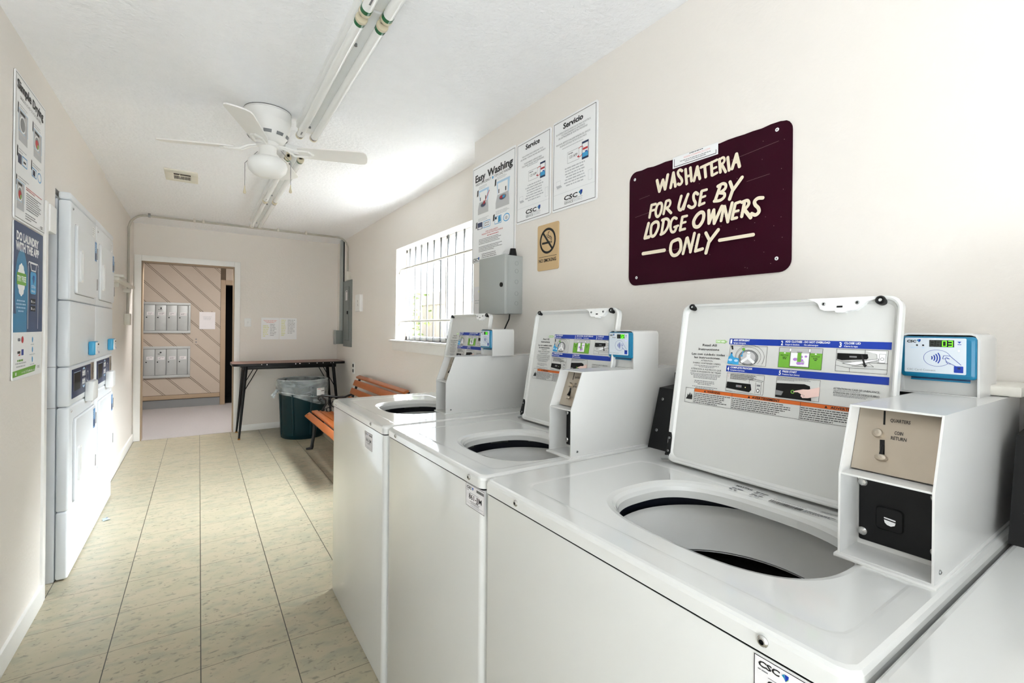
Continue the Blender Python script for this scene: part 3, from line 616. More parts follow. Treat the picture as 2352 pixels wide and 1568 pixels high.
# ------------------------------------------------------------------ ceiling: strip lights, fan, vent
LX = .490
def strip_light(y0, y1, label, green0, green1):
    t = thing('strip_light', (LX, (y0 + y1) / 2, ZC), label, 'ceiling light', 'twin tube strip lights')
    b = MB(); b.prism([(LX - .052, y0, ZC), (LX - .052, y0, ZC - .028), (LX - .030, y0, ZC - .050), (LX + .030, y0, ZC - .050), (LX + .052, y0, ZC - .028), (LX + .052, y0, ZC)], (0, 1, 0), y1 - y0, 'plastic_white')
    for y in (y0 + .22, y1 - .10): b.cyl((LX, y, ZC - .050), (LX, y, ZC - .060), .006, 'hinge_metal', 8)
    b.build('housing', t)
    for sx in (-.036, .036):
        x = LX + sx; z = ZC - .078
        b = MB(); b.cyl((x, y0 + .022, z), (x, y1 - .022, z), .019, 'tube', 20)
        for ya, yb, gr in ((y0 + .022, y0 + .040, green0), (y1 - .040, y1 - .022, green1)): b.cyl((x, ya, z), (x, yb, z), .0198, 'lamp_green' if gr else 'chrome', 20)
        if sx < 0: b.box(x - .008, x - .002, y1 - .12, y1 - .08, z - .0193, z - .018, 'ink_grey')
        b.build('tube', t)
        for y in (y0 + .008, y1 - .022):
            b = MB(); b.lathe(x, 0, [(0, 0), (.02, 0), (.021, .003), (.021, .011), (.02, .014), (0, .014)], 'lamp_cream', 18)
            b.v = [(px, y + pz, z + (py)) for px, py, pz in b.v]
            b.box(x - .010, x + .010, y, y + .014, z, ZC - .045, 'lamp_cream', .002); b.build('lamp_holder', t)
strip_light(.385, 1.603, 'white twin tube strip light nearest the camera, cut off at the top edge', False, True)
strip_light(1.617, 2.835, 'white twin tube strip light ending beside the ceiling fan housing', True, False)
strip_light(3.215, 4.430, 'white twin tube strip light partly hidden behind the ceiling fan globe', True, False)
strip_light(4.444, 5.660, 'white twin tube strip light farthest from the camera, reaching the ceiling conduit', False, False)
FXc, FYc = .295, 2.80
fn = thing('ceiling_fan', (FXc, FYc, ZC), 'white four bladed ceiling fan with frosted globe and two pull chains', 'ceiling fan')
b = MB(); b.lathe(FXc, FYc, [(0, ZC - .001), (.112, ZC - .001), (.112, ZC - .008), (.108, ZC - .010), (.112, ZC - .012), (.112, ZC - .05), (.109, ZC - .055), (.109, ZC - .06), (.106, ZC - .09), (.098, ZC - .125), (.082, ZC - .15), (.06, ZC - .163), (0, ZC - .165)], 'fan_white', 48)
for k in range(10):
    a0 = 2 * math.pi * k / 10; m = 6
    vs = []
    for i in range(m + 1):
        a = a0 + .38 * i / m
        for r, z in ((.0925, ZC - .1375), (.1000, ZC - .1225)): vs.append((FXc + (r + .0025) * math.cos(a), FYc + (r + .0025) * math.sin(a), z))
    b.add(vs, [(2 * i, 2 * i + 1, 2 * i + 3, 2 * i + 2) for i in range(m)], 'mid_grey')
b.lathe(FXc, FYc, [(.113, ZC - .0005), (.113, ZC - .003)], 'ink', 48)
b.build('motor_housing', fn)
b = MB(); b.lathe(FXc, FYc, [(0, ZC - .16), (.05, ZC - .16), (.054, ZC - .166), (.054, ZC - .182), (.042, ZC - .186), (.042, ZC - .236), (.050, ZC - .238), (.050, ZC - .246), (0, ZC - .246)], 'fan_white', 32); b.build('switch_housing', fn)
b = MB(); b.lathe(FXc, FYc, [(.046, ZC - .240), (.072, ZC - .246), (.090, ZC - .262), (.096, ZC - .285), (.090, ZC - .310), (.070, ZC - .331), (.04, ZC - .342), (0, ZC - .345)], 'globe', 40); b.build('globe', fn)
for k in range(4):
    a = math.radians(70 + 90 * k); d = Vector((math.cos(a), math.sin(a), 0)); s = Vector((-math.sin(a), math.cos(a), 0)); c0 = Vector((FXc, FYc, ZC - .198)); tl = math.radians(13)
    sv = s * math.cos(tl) + Vector((0, 0, -1)) * math.sin(tl)
    up = d.cross(sv).normalized()
    O = [(.150, -.040), (.150, .040), (.20, .050), (.47, .060), (.49, .054), (.502, .038), (.506, 0), (.502, -.038), (.49, -.054), (.47, -.060), (.20, -.050)]
    b = MB(); P = [c0 + d * u + sv * v for u, v in O]; b.prism([p - up * .003 for p in P], up, .006, 'fan_white'); b.build('blade', fn, 30)
    b = MB()
    for off in (-.018, .018):
        b.tube([c0 + d * .046 + s * off * .5 + Vector((0, 0, .022)), c0 + d * .09 + s * off * .8 + Vector((0, 0, .012)), c0 + d * .13 + sv * off * 1.5 - up * .008, c0 + d * .20 + sv * off * 1.3 - up * .008], .006, 'fan_white', 8)
    b.tube([c0 + d * .20 + sv * .024 - up * .008, c0 + d * .225 - up * .008, c0 + d * .20 - sv * .024 - up * .008], .006, 'fan_white', 8)
    b.build('blade_iron', fn)
for (ox, oy), ln_ in (((-.045, .02), .20), ((.055, -.06), .20)):
    z = ZC - .235 + .01; x = FXc + ox; y = FYc + oy; e = Vector((ox, oy, 0)).normalized() * .062
    b = MB(); b.tube([(x, y, z + .015), (x + e.x, y + e.y, z - .05), (x + e.x, y + e.y, z - ln_ + .03)], .0014, 'ink_grey', 6); pc = b.build('pull_chain', fn)
    b = MB(); b.lathe(x + e.x, y + e.y, [(0, z - ln_ + .032), (.002, z - ln_ + .03), (.004, z - ln_ + .012), (.0075, z - ln_ - .004), (.007, z - ln_ - .010), (0, z - ln_ - .013)], 'lamp_cream', 12); b.build('pull_knob', pc)
vt = thing('ceiling_vent', (-.118, 4.352, ZC), 'small cream ceiling vent with dark louvre slots, left of the fan', 'vent')
b = MB(); z = ZC
for bx in ((-.222, -.016, 4.20, 4.28), (-.222, -.016, 4.46, 4.505), (-.222, -.168, 4.28, 4.46), (-.062, -.016, 4.28, 4.46)): b.box(*bx, z - .010, z, 'vent_cream', .002)
b.box(-.168, -.062, 4.28, 4.46, z - .002, z, 'black'); b.build('frame', vt)
b = MB()
for i in range(11): b.box(-.1625 + i * .0096, -.1595 + i * .0096, 4.345, 4.46, z - .006, z - .003, 'vent_cream')
b.add([(-.166, 4.282, z - .012), (-.064, 4.282, z - .012), (-.064, 4.345, z - .003), (-.166, 4.345, z - .003)], [(0, 1, 2, 3)], 'groove'); b.box(-.168, -.062, 4.340, 4.347, z - .008, z - .003, 'vent_cream'); b.build('grille', vt, flat=True)
b = MB(); b.box(-.132, -.127, 4.30, 4.35, z - .022, z - .006, 'vent_cream'); b.build('lever', vt)
# ------------------------------------------------------------------ notices on the near right wall
def sheet(name, label, Y, Z, wd, ht, r=.004, m='paper', d=.003):
    P = PL((XN, Y, Z), (0, -1, 0), (0, 0, 1)); b = MB(); plate(b, P, 0, 0, wd, ht, r, d, m, .0015, .0008); P.O = P.O + P.N * (d + .0015); return P, b
def csc(b, P, u0, u1, v, h, lx):
    txt(b, P, 'CSC', u0, u1, v, h, 'ink', .03, shear=.12); leaf_logo(b, P, lx, v + h * .6, h * .62)
# Easy Washing poster
P, b = sheet('', '', 2.535, 1.682, .470, .582, .012)
P.frame(b, .008, .006, .462, .568, .0022, 'ink')
heavy(b, P, 'Easy', .037, .154, .485, .042, 'ink', .0011); heavy(b, P, 'Washing', .179, .443, .485, .042, 'ink', .0011)
txt(b, P, 'HIGH-EFFICIENCY', .042, .222, .462, .014, 'ink'); txt(b, P, 'TOP LOAD WASHER', .256, .43, .462, .014, 'ink'); P.disc(b, .238, .468, .008, .008, 'sky_blue')
def washer_icon(u, v, w_, h_, arrow):
    P.poly(b, [(u + .02, v + h_ * .45), (u + w_ * .92, v + h_ * .45), (u + w_, v + h_), (u + .008, v + h_)], 'pale_blue'); P.poly(b, [(u + w_ * .15, v + h_ * .5), (u + w_ * .85, v + h_ * .5), (u + w_ * .85, v + h_ * .92), (u + w_ * .15, v + h_ * .92)], 'paper', .0006)
    P.poly(b, [(u, v + h_ * .22), (u + w_ * .96, v + h_ * .22), (u + w_ * .9, v + h_ * .5), (u + w_ * .12, v + h_ * .5)], 'ink_light', .0006); P.poly(b, [(u, v), (u + w_ * .96, v), (u + w_ * .96, v + h_ * .22), (u, v + h_ * .22)], 'grey_fill', .0006)
    P.disc(b, u + w_ * .5, v + h_ * .36, w_ * .26, h_ * .10, 'mid_grey', .0008); P.disc(b, u + w_ * .5, v + h_ * .35, w_ * .2, h_ * .07, 'navy', .0009)
    P.rect(b, u + w_ * .2, v + h_ * .55, u + w_ * .26, v + h_ * .7, 'ink', .001); P.rect(b, u + w_ * .68, v + h_ * .55, u + w_ * .75, v + h_ * .7, 'ink', .001)
    if arrow: P.line(b, [(u + w_ * 1.05, v + h_ * .85), (u + w_ * .6, v + h_ * .42)], .006, 'red', .0011); P.poly(b, [(u + w_ * .46, v + h_ * .36), (u + w_ * .70, v + h_ * .40), (u + w_ * .56, v + h_ * .54)], 'red', .0011)
    else: P.disc(b, u + w_ * .42, v + h_ * .37, w_ * .12, h_ * .05, 'red', .0011); P.disc(b, u + w_ * .58, v + h_ * .36, w_ * .10, h_ * .05, 'sky_blue', .0012)
washer_icon(.070, .285, .126, .142, True); washer_icon(.272, .280, .145, .150, False)
for u, v in ((.056, .395), (.258, .41), (.045, .205), (.243, .215)): P.poly(b, [(u, v), (u + .016, v + .004), (u + .020, v + .040), (u + .004, v + .036)], 'ink')
P.para(b, .08, .20, .452, .432, 3, 'ink_light'); P.para(b, .285, .40, .458, .44, 3, 'ink_light'); P.para(b, .075, .21, .262, .242, 3, 'ink_light'); P.para(b, .275, .42, .268, .246, 3, 'ink_light')
P.rect(b, .067, .196, .125, .236, 'navy'); P.rect(b, .075, .199, .117, .208, 'paper', .0006); P.frame(b, .135, .196, .213, .236, .003, 'sky_blue')
for i in range(3):
    for j in range(2): P.rect(b, .158 + i * .015, .206 + j * .014, .165 + i * .015, .212 + j * .014, 'ink')
P.rect(b, .148, .202, .151, .230, 'ink')
P.frame(b, .264, .195, .335, .238, .003, 'sky_blue'); P.poly(b, [(.30, .2), (.33, .204), (.325, .236), (.30, .232)], 'sky_blue', .0009); P.rect(b, .268, .222, .285, .234, 'ink', .0009); P.ring(b, .385, .214, .032, .022, .005, 'sky_blue'); P.disc(b, .385, .212, .012, .010, 'grey_fill', .0008)
txt(b, P, 'FOR YOUR SAFETY', .165, .300, .168, .008, 'red', .01); txt(b, P, 'PLEASE AVOID THE FOLLOWING', .12, .35, .157, .008, 'red', .01); P.para(b, .098, .39, .152, .143, 1, 'red', 'c')
P.para(b, .085, .378, .138, .104, 4, 'ink_grey'); P.para(b, .085, .38, .094, .06, 4, 'ink_grey'); P.para(b, .12, .33, .05, .02, 3, 'ink_grey')
csc(b, P, .015, .072, .012, .017, .083)
tag(b.build('wall_poster', flat=True), 'white Easy Washing instruction poster above the small grey box', 'poster')
# Service / Servicio posters
def service(Y, Z, wd, ht, title, tu, lines, label, es):
    P, b = sheet('', '', Y, Z, wd, ht, .012)
    P.frame(b, .008, .010, wd - .010, ht - .010, .0022, 'ink')
    heavy(b, P, title, tu[0], tu[1], tu[2], .025, 'ink', .0007)
    for t, u0, u1, v in lines: txt(b, P, t, u0, u1, v, .0075, 'ink_grey', .0)
    # phone, card, sketches, logo
    b_ = b; P.poly(b_, [(.205, .194), (.247, .194), (.247, .271), (.205, .271)], 'navy'); P.rect(b_, .208, .203, .244, .262, 'paper', .0006); P.rect(b_, .208, .203, .244, .222, 'sky_blue', .0007); P.rect(b_, .21, .234, .242, .243, 'red', .0008); P.rect(b_, .226, .222, .240, .227, 'label_blue', .0009)
    P.frame(b_, .109, .203, .186, .254, .0012, 'ink_grey'); txt(b_, P, '123 APP', .122, .176, .222, .012, 'ink', .0); P.para(b_, .115, .18, .250, .240, 1, 'ink_grey')
    P.ring(b_, .198, .243, .018, .012, .003, 'red', a0=.3, a1=2.6); P.ring(b_, .19, .222, .018, .012, .003, 'red', a0=3.6, a1=6.0); P.poly(b_, [(.176, .216), (.188, .210), (.186, .222)], 'red', .0009)
    P.frame(b_, .030, .118, .062, .14, .001, 'ink_light'); P.poly(b_, [(.030, .118), (.062, .118), (.072, .108), (.038, .106)], 'ink_light', .0005); P.frame(b_, .248, .094, .270, .138, .001, 'ink_light')
    P.para(b_, .08, .235, .19, .10, 7, 'ink_light', 'c'); P.para(b_, .05, .235, .285, .278, 1, 'ink_light', 'c'); P.rect(b_, .012, .078, wd - .014, .0788, 'ink_light')
    csc(b_, P, .086, .178, .041, .020, .199); P.rect(b_, .088, .0365, .212, .0375, 'ink'); txt(b_, P, 'SERVICE', .089, .150, .022, .0105, 'ink'); txt(b_, P, 'WORKS', .152, .210, .022, .0105, 'ink_light')
    tag(b_.build('wall_poster', flat=True), label, 'poster')
service(2.055, 1.834, .290, .420, 'Service', (.0815, .2005, .372), (('YOUR SATISFACTION IS IMPORTANT TO US', .050, .228, .336), ('AND PROPERLY WORKING MACHINES ARE A PRIORITY', .036, .248, .323), ('PLEASE REPORT A SERVICE ISSUE', .070, .215, .298), ('FOLLOWING THE EASY TWO STEP METHOD', .052, .235, .286)), 'white Service poster, middle of the three wall posters', 0)
service(1.752, 1.836, .302, .422, 'Servicio', (.0772, .2109, .372), (('SU SATISFACCION ES IMPORTANTE PARA NOSOTROS', .026, .259, .353), ('Y EL FUNCIONAMIENTO APROPIADO', .062, .223, .342), ('DE LAS MAQUINAS ES NUESTRA PRIORIDAD', .044, .239, .331), ('POR FAVOR, REPORTE CUALQUIER PROBLEMA DEL SERVICIO', .027, .257, .304), ('SIGUIENDO ESTE FACIL METODO DE DOS PASOS', .054, .234, .292)), 'white Servicio poster, right one of the three wall posters', 1)
# no smoking
P, b = sheet('', '', 1.864, 1.572, .163, .222, .010, 'tan', .004)
P.ring(b, .0815, .140, .062, .0615, .011, 'ink'); P.line(b, [(.042, .185), (.121, .095)], .011, 'ink', .0008)
P.rect(b, .038, .126, .098, .136, 'ink'); P.rect(b, .101, .126, .106, .136, 'ink'); P.rect(b, .109, .126, .114, .136, 'ink')
P.line(b, [(.112, .140), (.112, .150), (.104, .158), (.092, .160), (.084, .168), (.086, .178), (.094, .182)], .0035, 'ink', rnd=True); P.line(b, [(.106, .140), (.104, .150), (.092, .152), (.080, .158), (.074, .170)], .003, 'ink', rnd=True)
P.rect(b, .013, .0645, .150, .0665, 'ink'); txt(b, P, 'NO SMOKING', .014, .147, .040, .016, 'ink', .025)
tag(b.build('no_smoking_sign', flat=True), 'small tan no smoking sign below the white service posters', 'sign')
# paper half hidden behind the grey box
P, b = sheet('', '', 2.515, 1.375, .215, .165, .001, 'paper_dull', .001); P.rect(b, .060, .130, .072, .140, 'yellow_ink'); P.para(b, .02, .18, .09, .06, 2, 'ink_light'); tag(b.build('paper_notice', flat=True), 'white paper partly hidden behind the small grey wall box', 'notice')
# washateria sign
sg = thing('washateria_sign', (XN, .972, 1.459), 'dark maroon hand painted WASHATERIA sign screwed to the right wall', 'sign')
P = PL((XN, 1.2715, 1.459), (0, -1, 0), (0, 0, 1)); b = MB()
O = rrect(0, .602, 0, .434, .034, 6); rs = random.Random(5)
O = [(u + (rs.uniform(-.0015, .0015) if v > .40 else 0), v + (rs.uniform(-.0025, .001) if v > .42 else 0)) for u, v in O[:7]] + [(.602 - .034 - k * .0267, .434 + rs.uniform(-.003, .0008)) for k in range(1, 20)] + O[7:]
b.loops([[P.p(u, v, .0015) for u, v in O], [P.p(u, v, .004) for u, v in O]], 'maroon', cap0='maroon', cap1='maroon')
P.O = P.O + P.N * .004
def curve(p, k=5):
    if len(p) < 4: return p
    c = p[0] == p[-1]; q = ([p[-2]] + p + [p[1]]) if c else ([p[0]] + p + [p[-1]]); o = []
    for i in range(1, len(q) - 2):
        for j in range(k):
            t = j / k; o.append(tuple(.5 * (2 * q[i][d] + (q[i + 1][d] - q[i - 1][d]) * t + (2 * q[i - 1][d] - 5 * q[i][d] + 4 * q[i + 1][d] - q[i + 2][d]) * t * t + (3 * q[i][d] - q[i - 1][d] - 3 * q[i + 1][d] + q[i + 2][d]) * t ** 3) for d in (0, 1)))
    return o + [q[-2]]
for i, (hw, pts) in enumerate(SIGN): P.stroke(b, curve([(x / 1000, y / 1000) for x, y in pts]), hw / 410, 'cream', .0005 + i * .00012)
for u0, v0, u1, v1 in ((.42, .365, .565, .378), (.05, .325, .10, .329), (.03, .26, .12, .268), (.47, .285, .54, .290), (.36, .19, .46, .196), (.10, .11, .30, .116)): P.line(b, [(u0, v0), (u1, v1)], .0007, 'scratch')
for k in range(26): u, v = rs.uniform(.3, .59), rs.uniform(.02, .42); P.disc(b, u, v, .0011, .0011, 'scratch', k=6)
b.build('panel', sg)
for u, v in ((.0276, .405), (.560, .412), (.562, .040), (.040, .029)):
    b = MB(); P.ring(b, u, v, .0055, .0055, .0028, 'paper', .0012); screw(b, P, u, v, .003, 'chrome'); b.build('screw', sg)
b = MB(); plate(b, P, .200, .398, .374, .437, .001, .0008, 'paper', .0004, .0003); P.rect(b, .206, .402, .208, .43, 'ink', .0016); P.rect(b, .206, .402, .368, .404, 'ink', .0016); P.rect(b, .366, .402, .368, .415, 'ink', .0016); txt(b, P, 'WWW.COINMACH.COM', .245, .345, .4215, .0065, 'red_faint', .0, .0016); P.para(b, .23, .35, .419, .408, 2, 'ink_grey', 'c', .0016); P.para(b, .25, .34, .436, .4305, 1, 'ink', 'c', .0016); fine(b.build('sticker', sg, flat=True), 'white sticker at the top edge')
# small grey wall box
gb = thing('wall_box', (XN, 2.08, 1.366), 'small grey metal box with round lock below the Easy Washing poster', 'electrical box')
b = MB(); b.box(1.293, XN, 1.997, 2.235, 1.367, 1.664, 'box_grey', .003)
for z in (1.42, 1.47, 1.53, 1.585, 1.625):
    b.lathe(0, 0, [(.0105, 0), (.0105, .0006), (.0095, .0006), (.0095, 0)], 'panel_grey', 16); k = 16 * 4
    b.v[-k:] = [(1.352 + x, 1.997 - zz, z + y) for x, y, zz in b.v[-k:]]
b.build('housing', gb)
b = MB(); b.box(1.272, 1.292, 1.985, 2.245, 1.364, 1.666, 'box_grey', .003); d = b.build('door', gb)
b = MB(); b.cyl((1.272, 2.012, 1.512), (1.266, 2.012, 1.512), .0115, 'black', 16); b.build('lock', d)
b = MB(); b.cyl((1.350, 2.03, 1.664), (1.350, 2.03, 1.704), .022, 'black', 16, .015); b.build('cable_grip', gb)
b = MB(); b.tube([(1.36, 2.07, 1.366), (1.358, 2.072, 1.34), (1.35, 2.085, 1.31), (1.345, 2.10, 1.28), (1.35, 2.11, 1.20), (1.35, 2.10, 1.12)], .0035, 'black', 8); b.build('cable', gb)
# ------------------------------------------------------------------ posters on the left wall
def lsheet(Y, Z, wd, ht, m):
    P = PL((XL, Y, Z), (0, 1, 0), (0, 0, 1)); b = MB(); plate(b, P, 0, 0, wd, ht, .012, .004, m, .002, .0008); P.O = P.O + P.N * .006; return P, b
P, b = lsheet(2.56, 1.695, .425, .575, 'paper')
P.frame(b, .008, .008, .417, .567, .0022, 'ink'); heavy(b, P, 'Simple', .024, .204, .512, .036, 'ink', .0011); heavy(b, P, 'Drying', .223, .384, .508, .036, 'ink', .0011); txt(b, P, 'SINGLE-LOAD STACK DRYERS', .059, .350, .480, .012, 'ink_grey')
def dryer_icon(u, v, w_, h_, clothes):
    P.frame(b, u - .004, v + h_ * .3, u + w_ + .004, v + h_ + .004, .004, 'pale_blue'); P.rect(b, u, v, u + w_, v + h_, 'grey_fill', .0005); P.rect(b, u, v, u + w_, v + h_ * .2, 'ink_light', .0006); P.rect(b, u + .015, v + h_ * .88, u + w_ * .7, v + h_ * .97, 'ink', .0007); P.ring(b, u + w_ * .42, v + h_ * .58, w_ * .34, h_ * .27, .008, 'paper', .0008); P.disc(b, u + w_ * .42, v + h_ * .58, w_ * .27, h_ * .22, 'mid_grey', .0009)
    P.disc(b, u + w_ * .82, v + h_ * .42, w_ * .13, h_ * .34, 'ink_light', .001)
    if clothes: P.disc(b, u + w_ * .40, v + h_ * .55, w_ * .2, h_ * .15, 'red', .001); P.disc(b, u + w_ * .52, v + h_ * .48, w_ * .1, h_ * .08, 'green', .0011)
dryer_icon(.045, .315, .112, .122, False); dryer_icon(.245, .310, .115, .116, True); dryer_icon(.028, .045, .092, .108, True)
for u, v in ((.03, .44), (.225, .432), (.026, .27), (.21, .265), (.018, .155)): P.poly(b, [(u, v - .02), (u + .012, v - .024), (u + .014, v + .018), (u + .002, v + .022)], 'ink')
for u0, u1, v1 in ((.055, .16, .462), (.25, .37, .455), (.05, .165, .288), (.235, .36, .283), (.045, .19, .178)): P.para(b, u0, u1, v1, v1 - .02, 2, 'ink_light')
P.rect(b, .04, .225, .085, .263, 'navy'); P.frame(b, .092, .226, .156, .265, .004, 'sky_blue'); P.rect(b, .108, .24, .14, .248, 'ink'); P.frame(b, .222, .22, .29, .258, .004, 'sky_blue'); P.rect(b, .236, .226, .27, .25, 'navy'); P.ring(b, .335, .238, .03, .022, .005, 'sky_blue')
P.para(b, .144, .38, .156, .14, 2, 'red'); P.para(b, .15, .372, .134, .06, 8, 'ink_grey'); P.para(b, .14, .30, .05, .02, 3, 'ink_grey'); txt(b, P, 'CSC', .355, .392, .018, .012, 'ink', .03, shear=.12)
tag(b.build('wall_poster', flat=True), 'white Simple Drying poster at the top of the left wall', 'poster')
P, b = lsheet(2.56, 1.068, .400, .620, 'paper')
P.poly(b, [(u, v + .187) for u, v in rrect(0, .400, 0, .433, .006)], 'poster_navy', .0005); P.disc(b, .10, .36, .085, .16, 'poster_teal', .0006); P.rect(b, .0, .187, .17, .26, 'poster_teal', .00055)
txt(b, P, 'DO LAUNDRY', .0293, .330, .552, .033, 'paper', .05, .001); txt(b, P, 'WITH THE APP', .02, .337, .512, .033, 'paper', .05, .001)
for k in range(12): P.disc(b, .0935 + .032 * math.cos(k * .5236), .397 + .050 * math.sin(k * .5236), .016, .016, 'paper', .0009 + k * .00001)
P.disc(b, .0935, .397, .04, .055, 'paper', .0011); P.rect(b, .036, .376, .156, .424, 'green', .0013); txt(b, P, 'TRY FREE', .040, .152, .390, .022, 'paper', .03, .0016)
for u0, v0, u1, v1 in ((.180, .20, .185, .465), (.325, .20, .330, .465), (.19, .478, .322, .483)): P.rect(b, u0, v0, u1, v1, 'paper', .0012)
P.ring(b, .195, .467, .0155, .0155, .005, 'paper', .0012, a0=1.57, a1=3.14); P.ring(b, .315, .467, .0155, .0155, .005, 'paper', .0012, a0=0, a1=1.57); P.poly(b, [(.205, .48), (.305, .48), (.29, .445), (.225, .445)], 'paper', .0013); P.poly(b, [(.215, .475), (.297, .475), (.285, .45), (.23, .45)], 'poster_navy', .0015)
P.poly(b, [(u + .213, v + .348) for u, v in rrect(0, .084, 0, .094, .014)], 'sky_blue', .0013); leaf_logo(b, P, .253, .408, .02, .0015); txt(b, P, 'CSCPay', .226, .284, .374, .012, 'paper', .01, .0016); txt(b, P, 'Mobile', .230, .280, .356, .010, 'paper', .01, .0016)
for v in (.305, .275): P.rect(b, .22, v, .289, v + .023, 'ink', .0013); P.rect(b, .226, v + .006, .236, v + .017, 'paper', .0015)
txt(b, P, 'App Store', .241, .284, .311, .008, 'paper', .0, .0015); txt(b, P, 'Google Play', .241, .284, .281, .008, 'paper', .0, .0015)
P.para(b, .03, .16, .32, .265, 4, 'pale_blue', 'c', .001)
txt(b, P, 'VISA', .056, .09, .152, .012, 'navy', .03); P.disc(b, .118, .157, .014, .014, 'red'); P.rect(b, .056, .102, .092, .112, 'ink'); P.poly(b, [(.062, .094), (.092, .094), (.092, .102)], 'red'); P.rect(b, .106, .094, .134, .118, 'label_blue')
for v in (.148, .106, .064): P.disc(b, .255, v + .006, .008, .012, 'sky_blue'); P.para(b, .2, .31, v - .010, v - .018, 1, 'ink_light', 'c')
P.para(b, .03, .16, .084, .066, 1, 'green', 'c'); P.para(b, .03, .17, .07, .045, 2, 'ink_light', 'c')
P.poly(b, [(0, .012), (.29, .018), (.305, .044), (0, .036)], 'green', .0006); P.rect(b, .03, .018, .045, .03, 'paper', .0008); txt(b, P, 'or visit CSCPayMobile.com', .11, .285, .021, .009, 'paper', .01, .0009); txt(b, P, 'CSC', .33, .365, .028, .010, 'ink_grey', .02)
tag(b.build('wall_poster', flat=True), 'navy and white laundry app poster low on the left wall', 'poster')
# ------------------------------------------------------------------ washing machines
ZD = .935
def lid_label(P, s, tri):
    """instruction label printed on the inside of a lid; P = lid plane, s = width scale"""
    b = MB(); q = lambda u: u * s
    R = lambda u0, v0, u1, v1, m, n=.0008: P.rect(b, q(u0), v0, q(u1), v1, m, n)
    PO = lambda pts, m, n=.001: P.poly(b, [(q(u), v) for u, v in pts], m, n)
    LI = lambda pts, t, m, n=.0012: P.line(b, [(q(u), v) for u, v in pts], t, m, n)
    T = lambda t, u0, u1, v, h, m, bo=.0, n=.0014, sh=0: txt(b, P, t, q(u0), q(u1), v, h, m, bo, n, sh)
    F = lambda u0, v0, u1, v1, t, m, n=.0012: P.frame(b, q(u0), v0, q(u1), v1, t, m, n)
    G = lambda *a, **k: P.para(b, q(a[0]), q(a[1]), *a[2:], **k)
    R(.1412, .3190, .472, .3335, 'label_blue'); R(.1403, .2510, .472, .2660, 'label_blue')
    for t, u, v in (('1', .1440, .3212), ('2', .2665, .3212), ('3', .3835, .3212), ('4', .1435, .2533), ('5', .2680, .2533)): T(t, u, u + .0045, v, .0100, 'paper', .03)
    for t, u0, u1, v in (('ADD DETERGENT', .152, .193, .3275), ('ADD CLOTHES - DO NOT OVERLOAD', .2755, .3665, .3275), ('CLOSE LID', .3925, .4215, .3275), ('COMPLETE PROCESS', .1510, .2060, .2598), ('PRESS START', .2755, .3060, .2598)): T(t, u0, u1, v, .0042, 'paper', .03)
    for t, u0, u1, v in (('Agregue detergente', .152, .184, .3215), ('Cargue la lavadora', .2755, .306, .3215), ('No sobrecargue', .316, .344, .3215), ('Cierre la tapa', .3925, .4165, .3215), ('Complete el proceso', .151, .188, .2540), ('Presione Start (Inicio)', .2755, .312, .2540)): T(t, u0, u1, v, .0033, 'paper', .015)
    PO([(.1040, .3290), (.1270, .3290), (.1270, .3305), (.1360, .3250), (.1270, .3195), (.1270, .3212), (.1040, .3212)], 'pale_green'); T('START HERE', .1055, .1290, .3232, .0038, 'paper', .02)
    for t, u0, u1, v, h in (('Read All', .0675, .1080, .3118, .0058), ('Instructions', .0570, .1160, .3010, .0058), ('Lea con cuidado todas', .0385, .1330, .2880, .0056), ('las instrucciones.', .0470, .1220, .2790, .0056)): T(t, u0, u1, v, h, 'ink', .012)
    for t, u0, u1, v in (('ATTENTION', .068, .101, .2718), ('FABRIC SOFTENER USERS:', .0455, .1245, .2648), ('ATENCION A AQUELLOS QUE', .0413, .1275, .2492), ('USAN SUAVIZANTE DE TELAS:', .0405, .1285, .2425)): T(t, u0, u1, v, .0038, 'ink')
    G(.046, .124, .2625, .2555, 2, 'ink_grey', align='c'); G(.038, .130, .2405, .2265, 4, 'ink_grey', align='c'); G(.047, .120, .2225, .2105, 3, 'ink_grey', align='c'); G(.047, .124, .2075, .2000, 2, 'ink_grey', align='c')
    # 1 detergent
    F(.1445, .2695, .2370, .3160, .0006, 'ink'); P.ring(b, q(.193), .290, q(.031), .024, .0006, 'ink', .0013, a0=-.7, a1=3.9); P.ring(b, q(.196), .289, q(.036), .030, .0006, 'ink', .0013, a0=-.5, a1=3.6)
    for k, (ru, rv, m) in enumerate(((.0240, .0190, 'ink'), (.0232, .0182, 'mid_grey'), (.018, .015, 'grey_fill'))): P.disc(b, q(.193), .288, q(ru), rv, m, .0014 + k * .0001)
    for dx, dy in ((-.016, -.012), (.016, -.012), (0, .006)): LI([(.193, .288), (.193 + dx, .288 + dy)], .0065, 'paper', .0018)
    P.disc(b, q(.194), .300, q(.0052), .0035, 'paper', .0020); P.ring(b, q(.194), .300, q(.0052), .0035, .0006, 'ink', .0021); R(.1895, .288, .1985, .300, 'paper', .0019); P.disc(b, q(.1805), .3075, q(.004), .0035, 'green', .0020); LI([(.1805, .305), (.1775, .293)], .0018, 'sky_blue', .0020); P.disc(b, q(.177), .2915, q(.0032), .002, 'sky_blue', .0021)
    PO([(.1415, .2705), (.157, .2705), (.157, .288), (.153, .292), (.153, .296), (.148, .296), (.148, .291), (.1435, .288)], 'sky_blue', .0016); R(.1487, .296, .1527, .299, 'navy', .0016); PO([(.157, .2695), (.171, .2695), (.171, .285), (.157, .287)], 'sky_blue', .0017); P.disc(b, q(.149), .280, q(.005), .003, 'pale_blue', .0018); P.disc(b, q(.164), .279, q(.005), .003, 'pale_blue', .0018); PO([(.147, .316), (.152, .316), (.154, .306), (.150, .306)], 'ink', .0014)
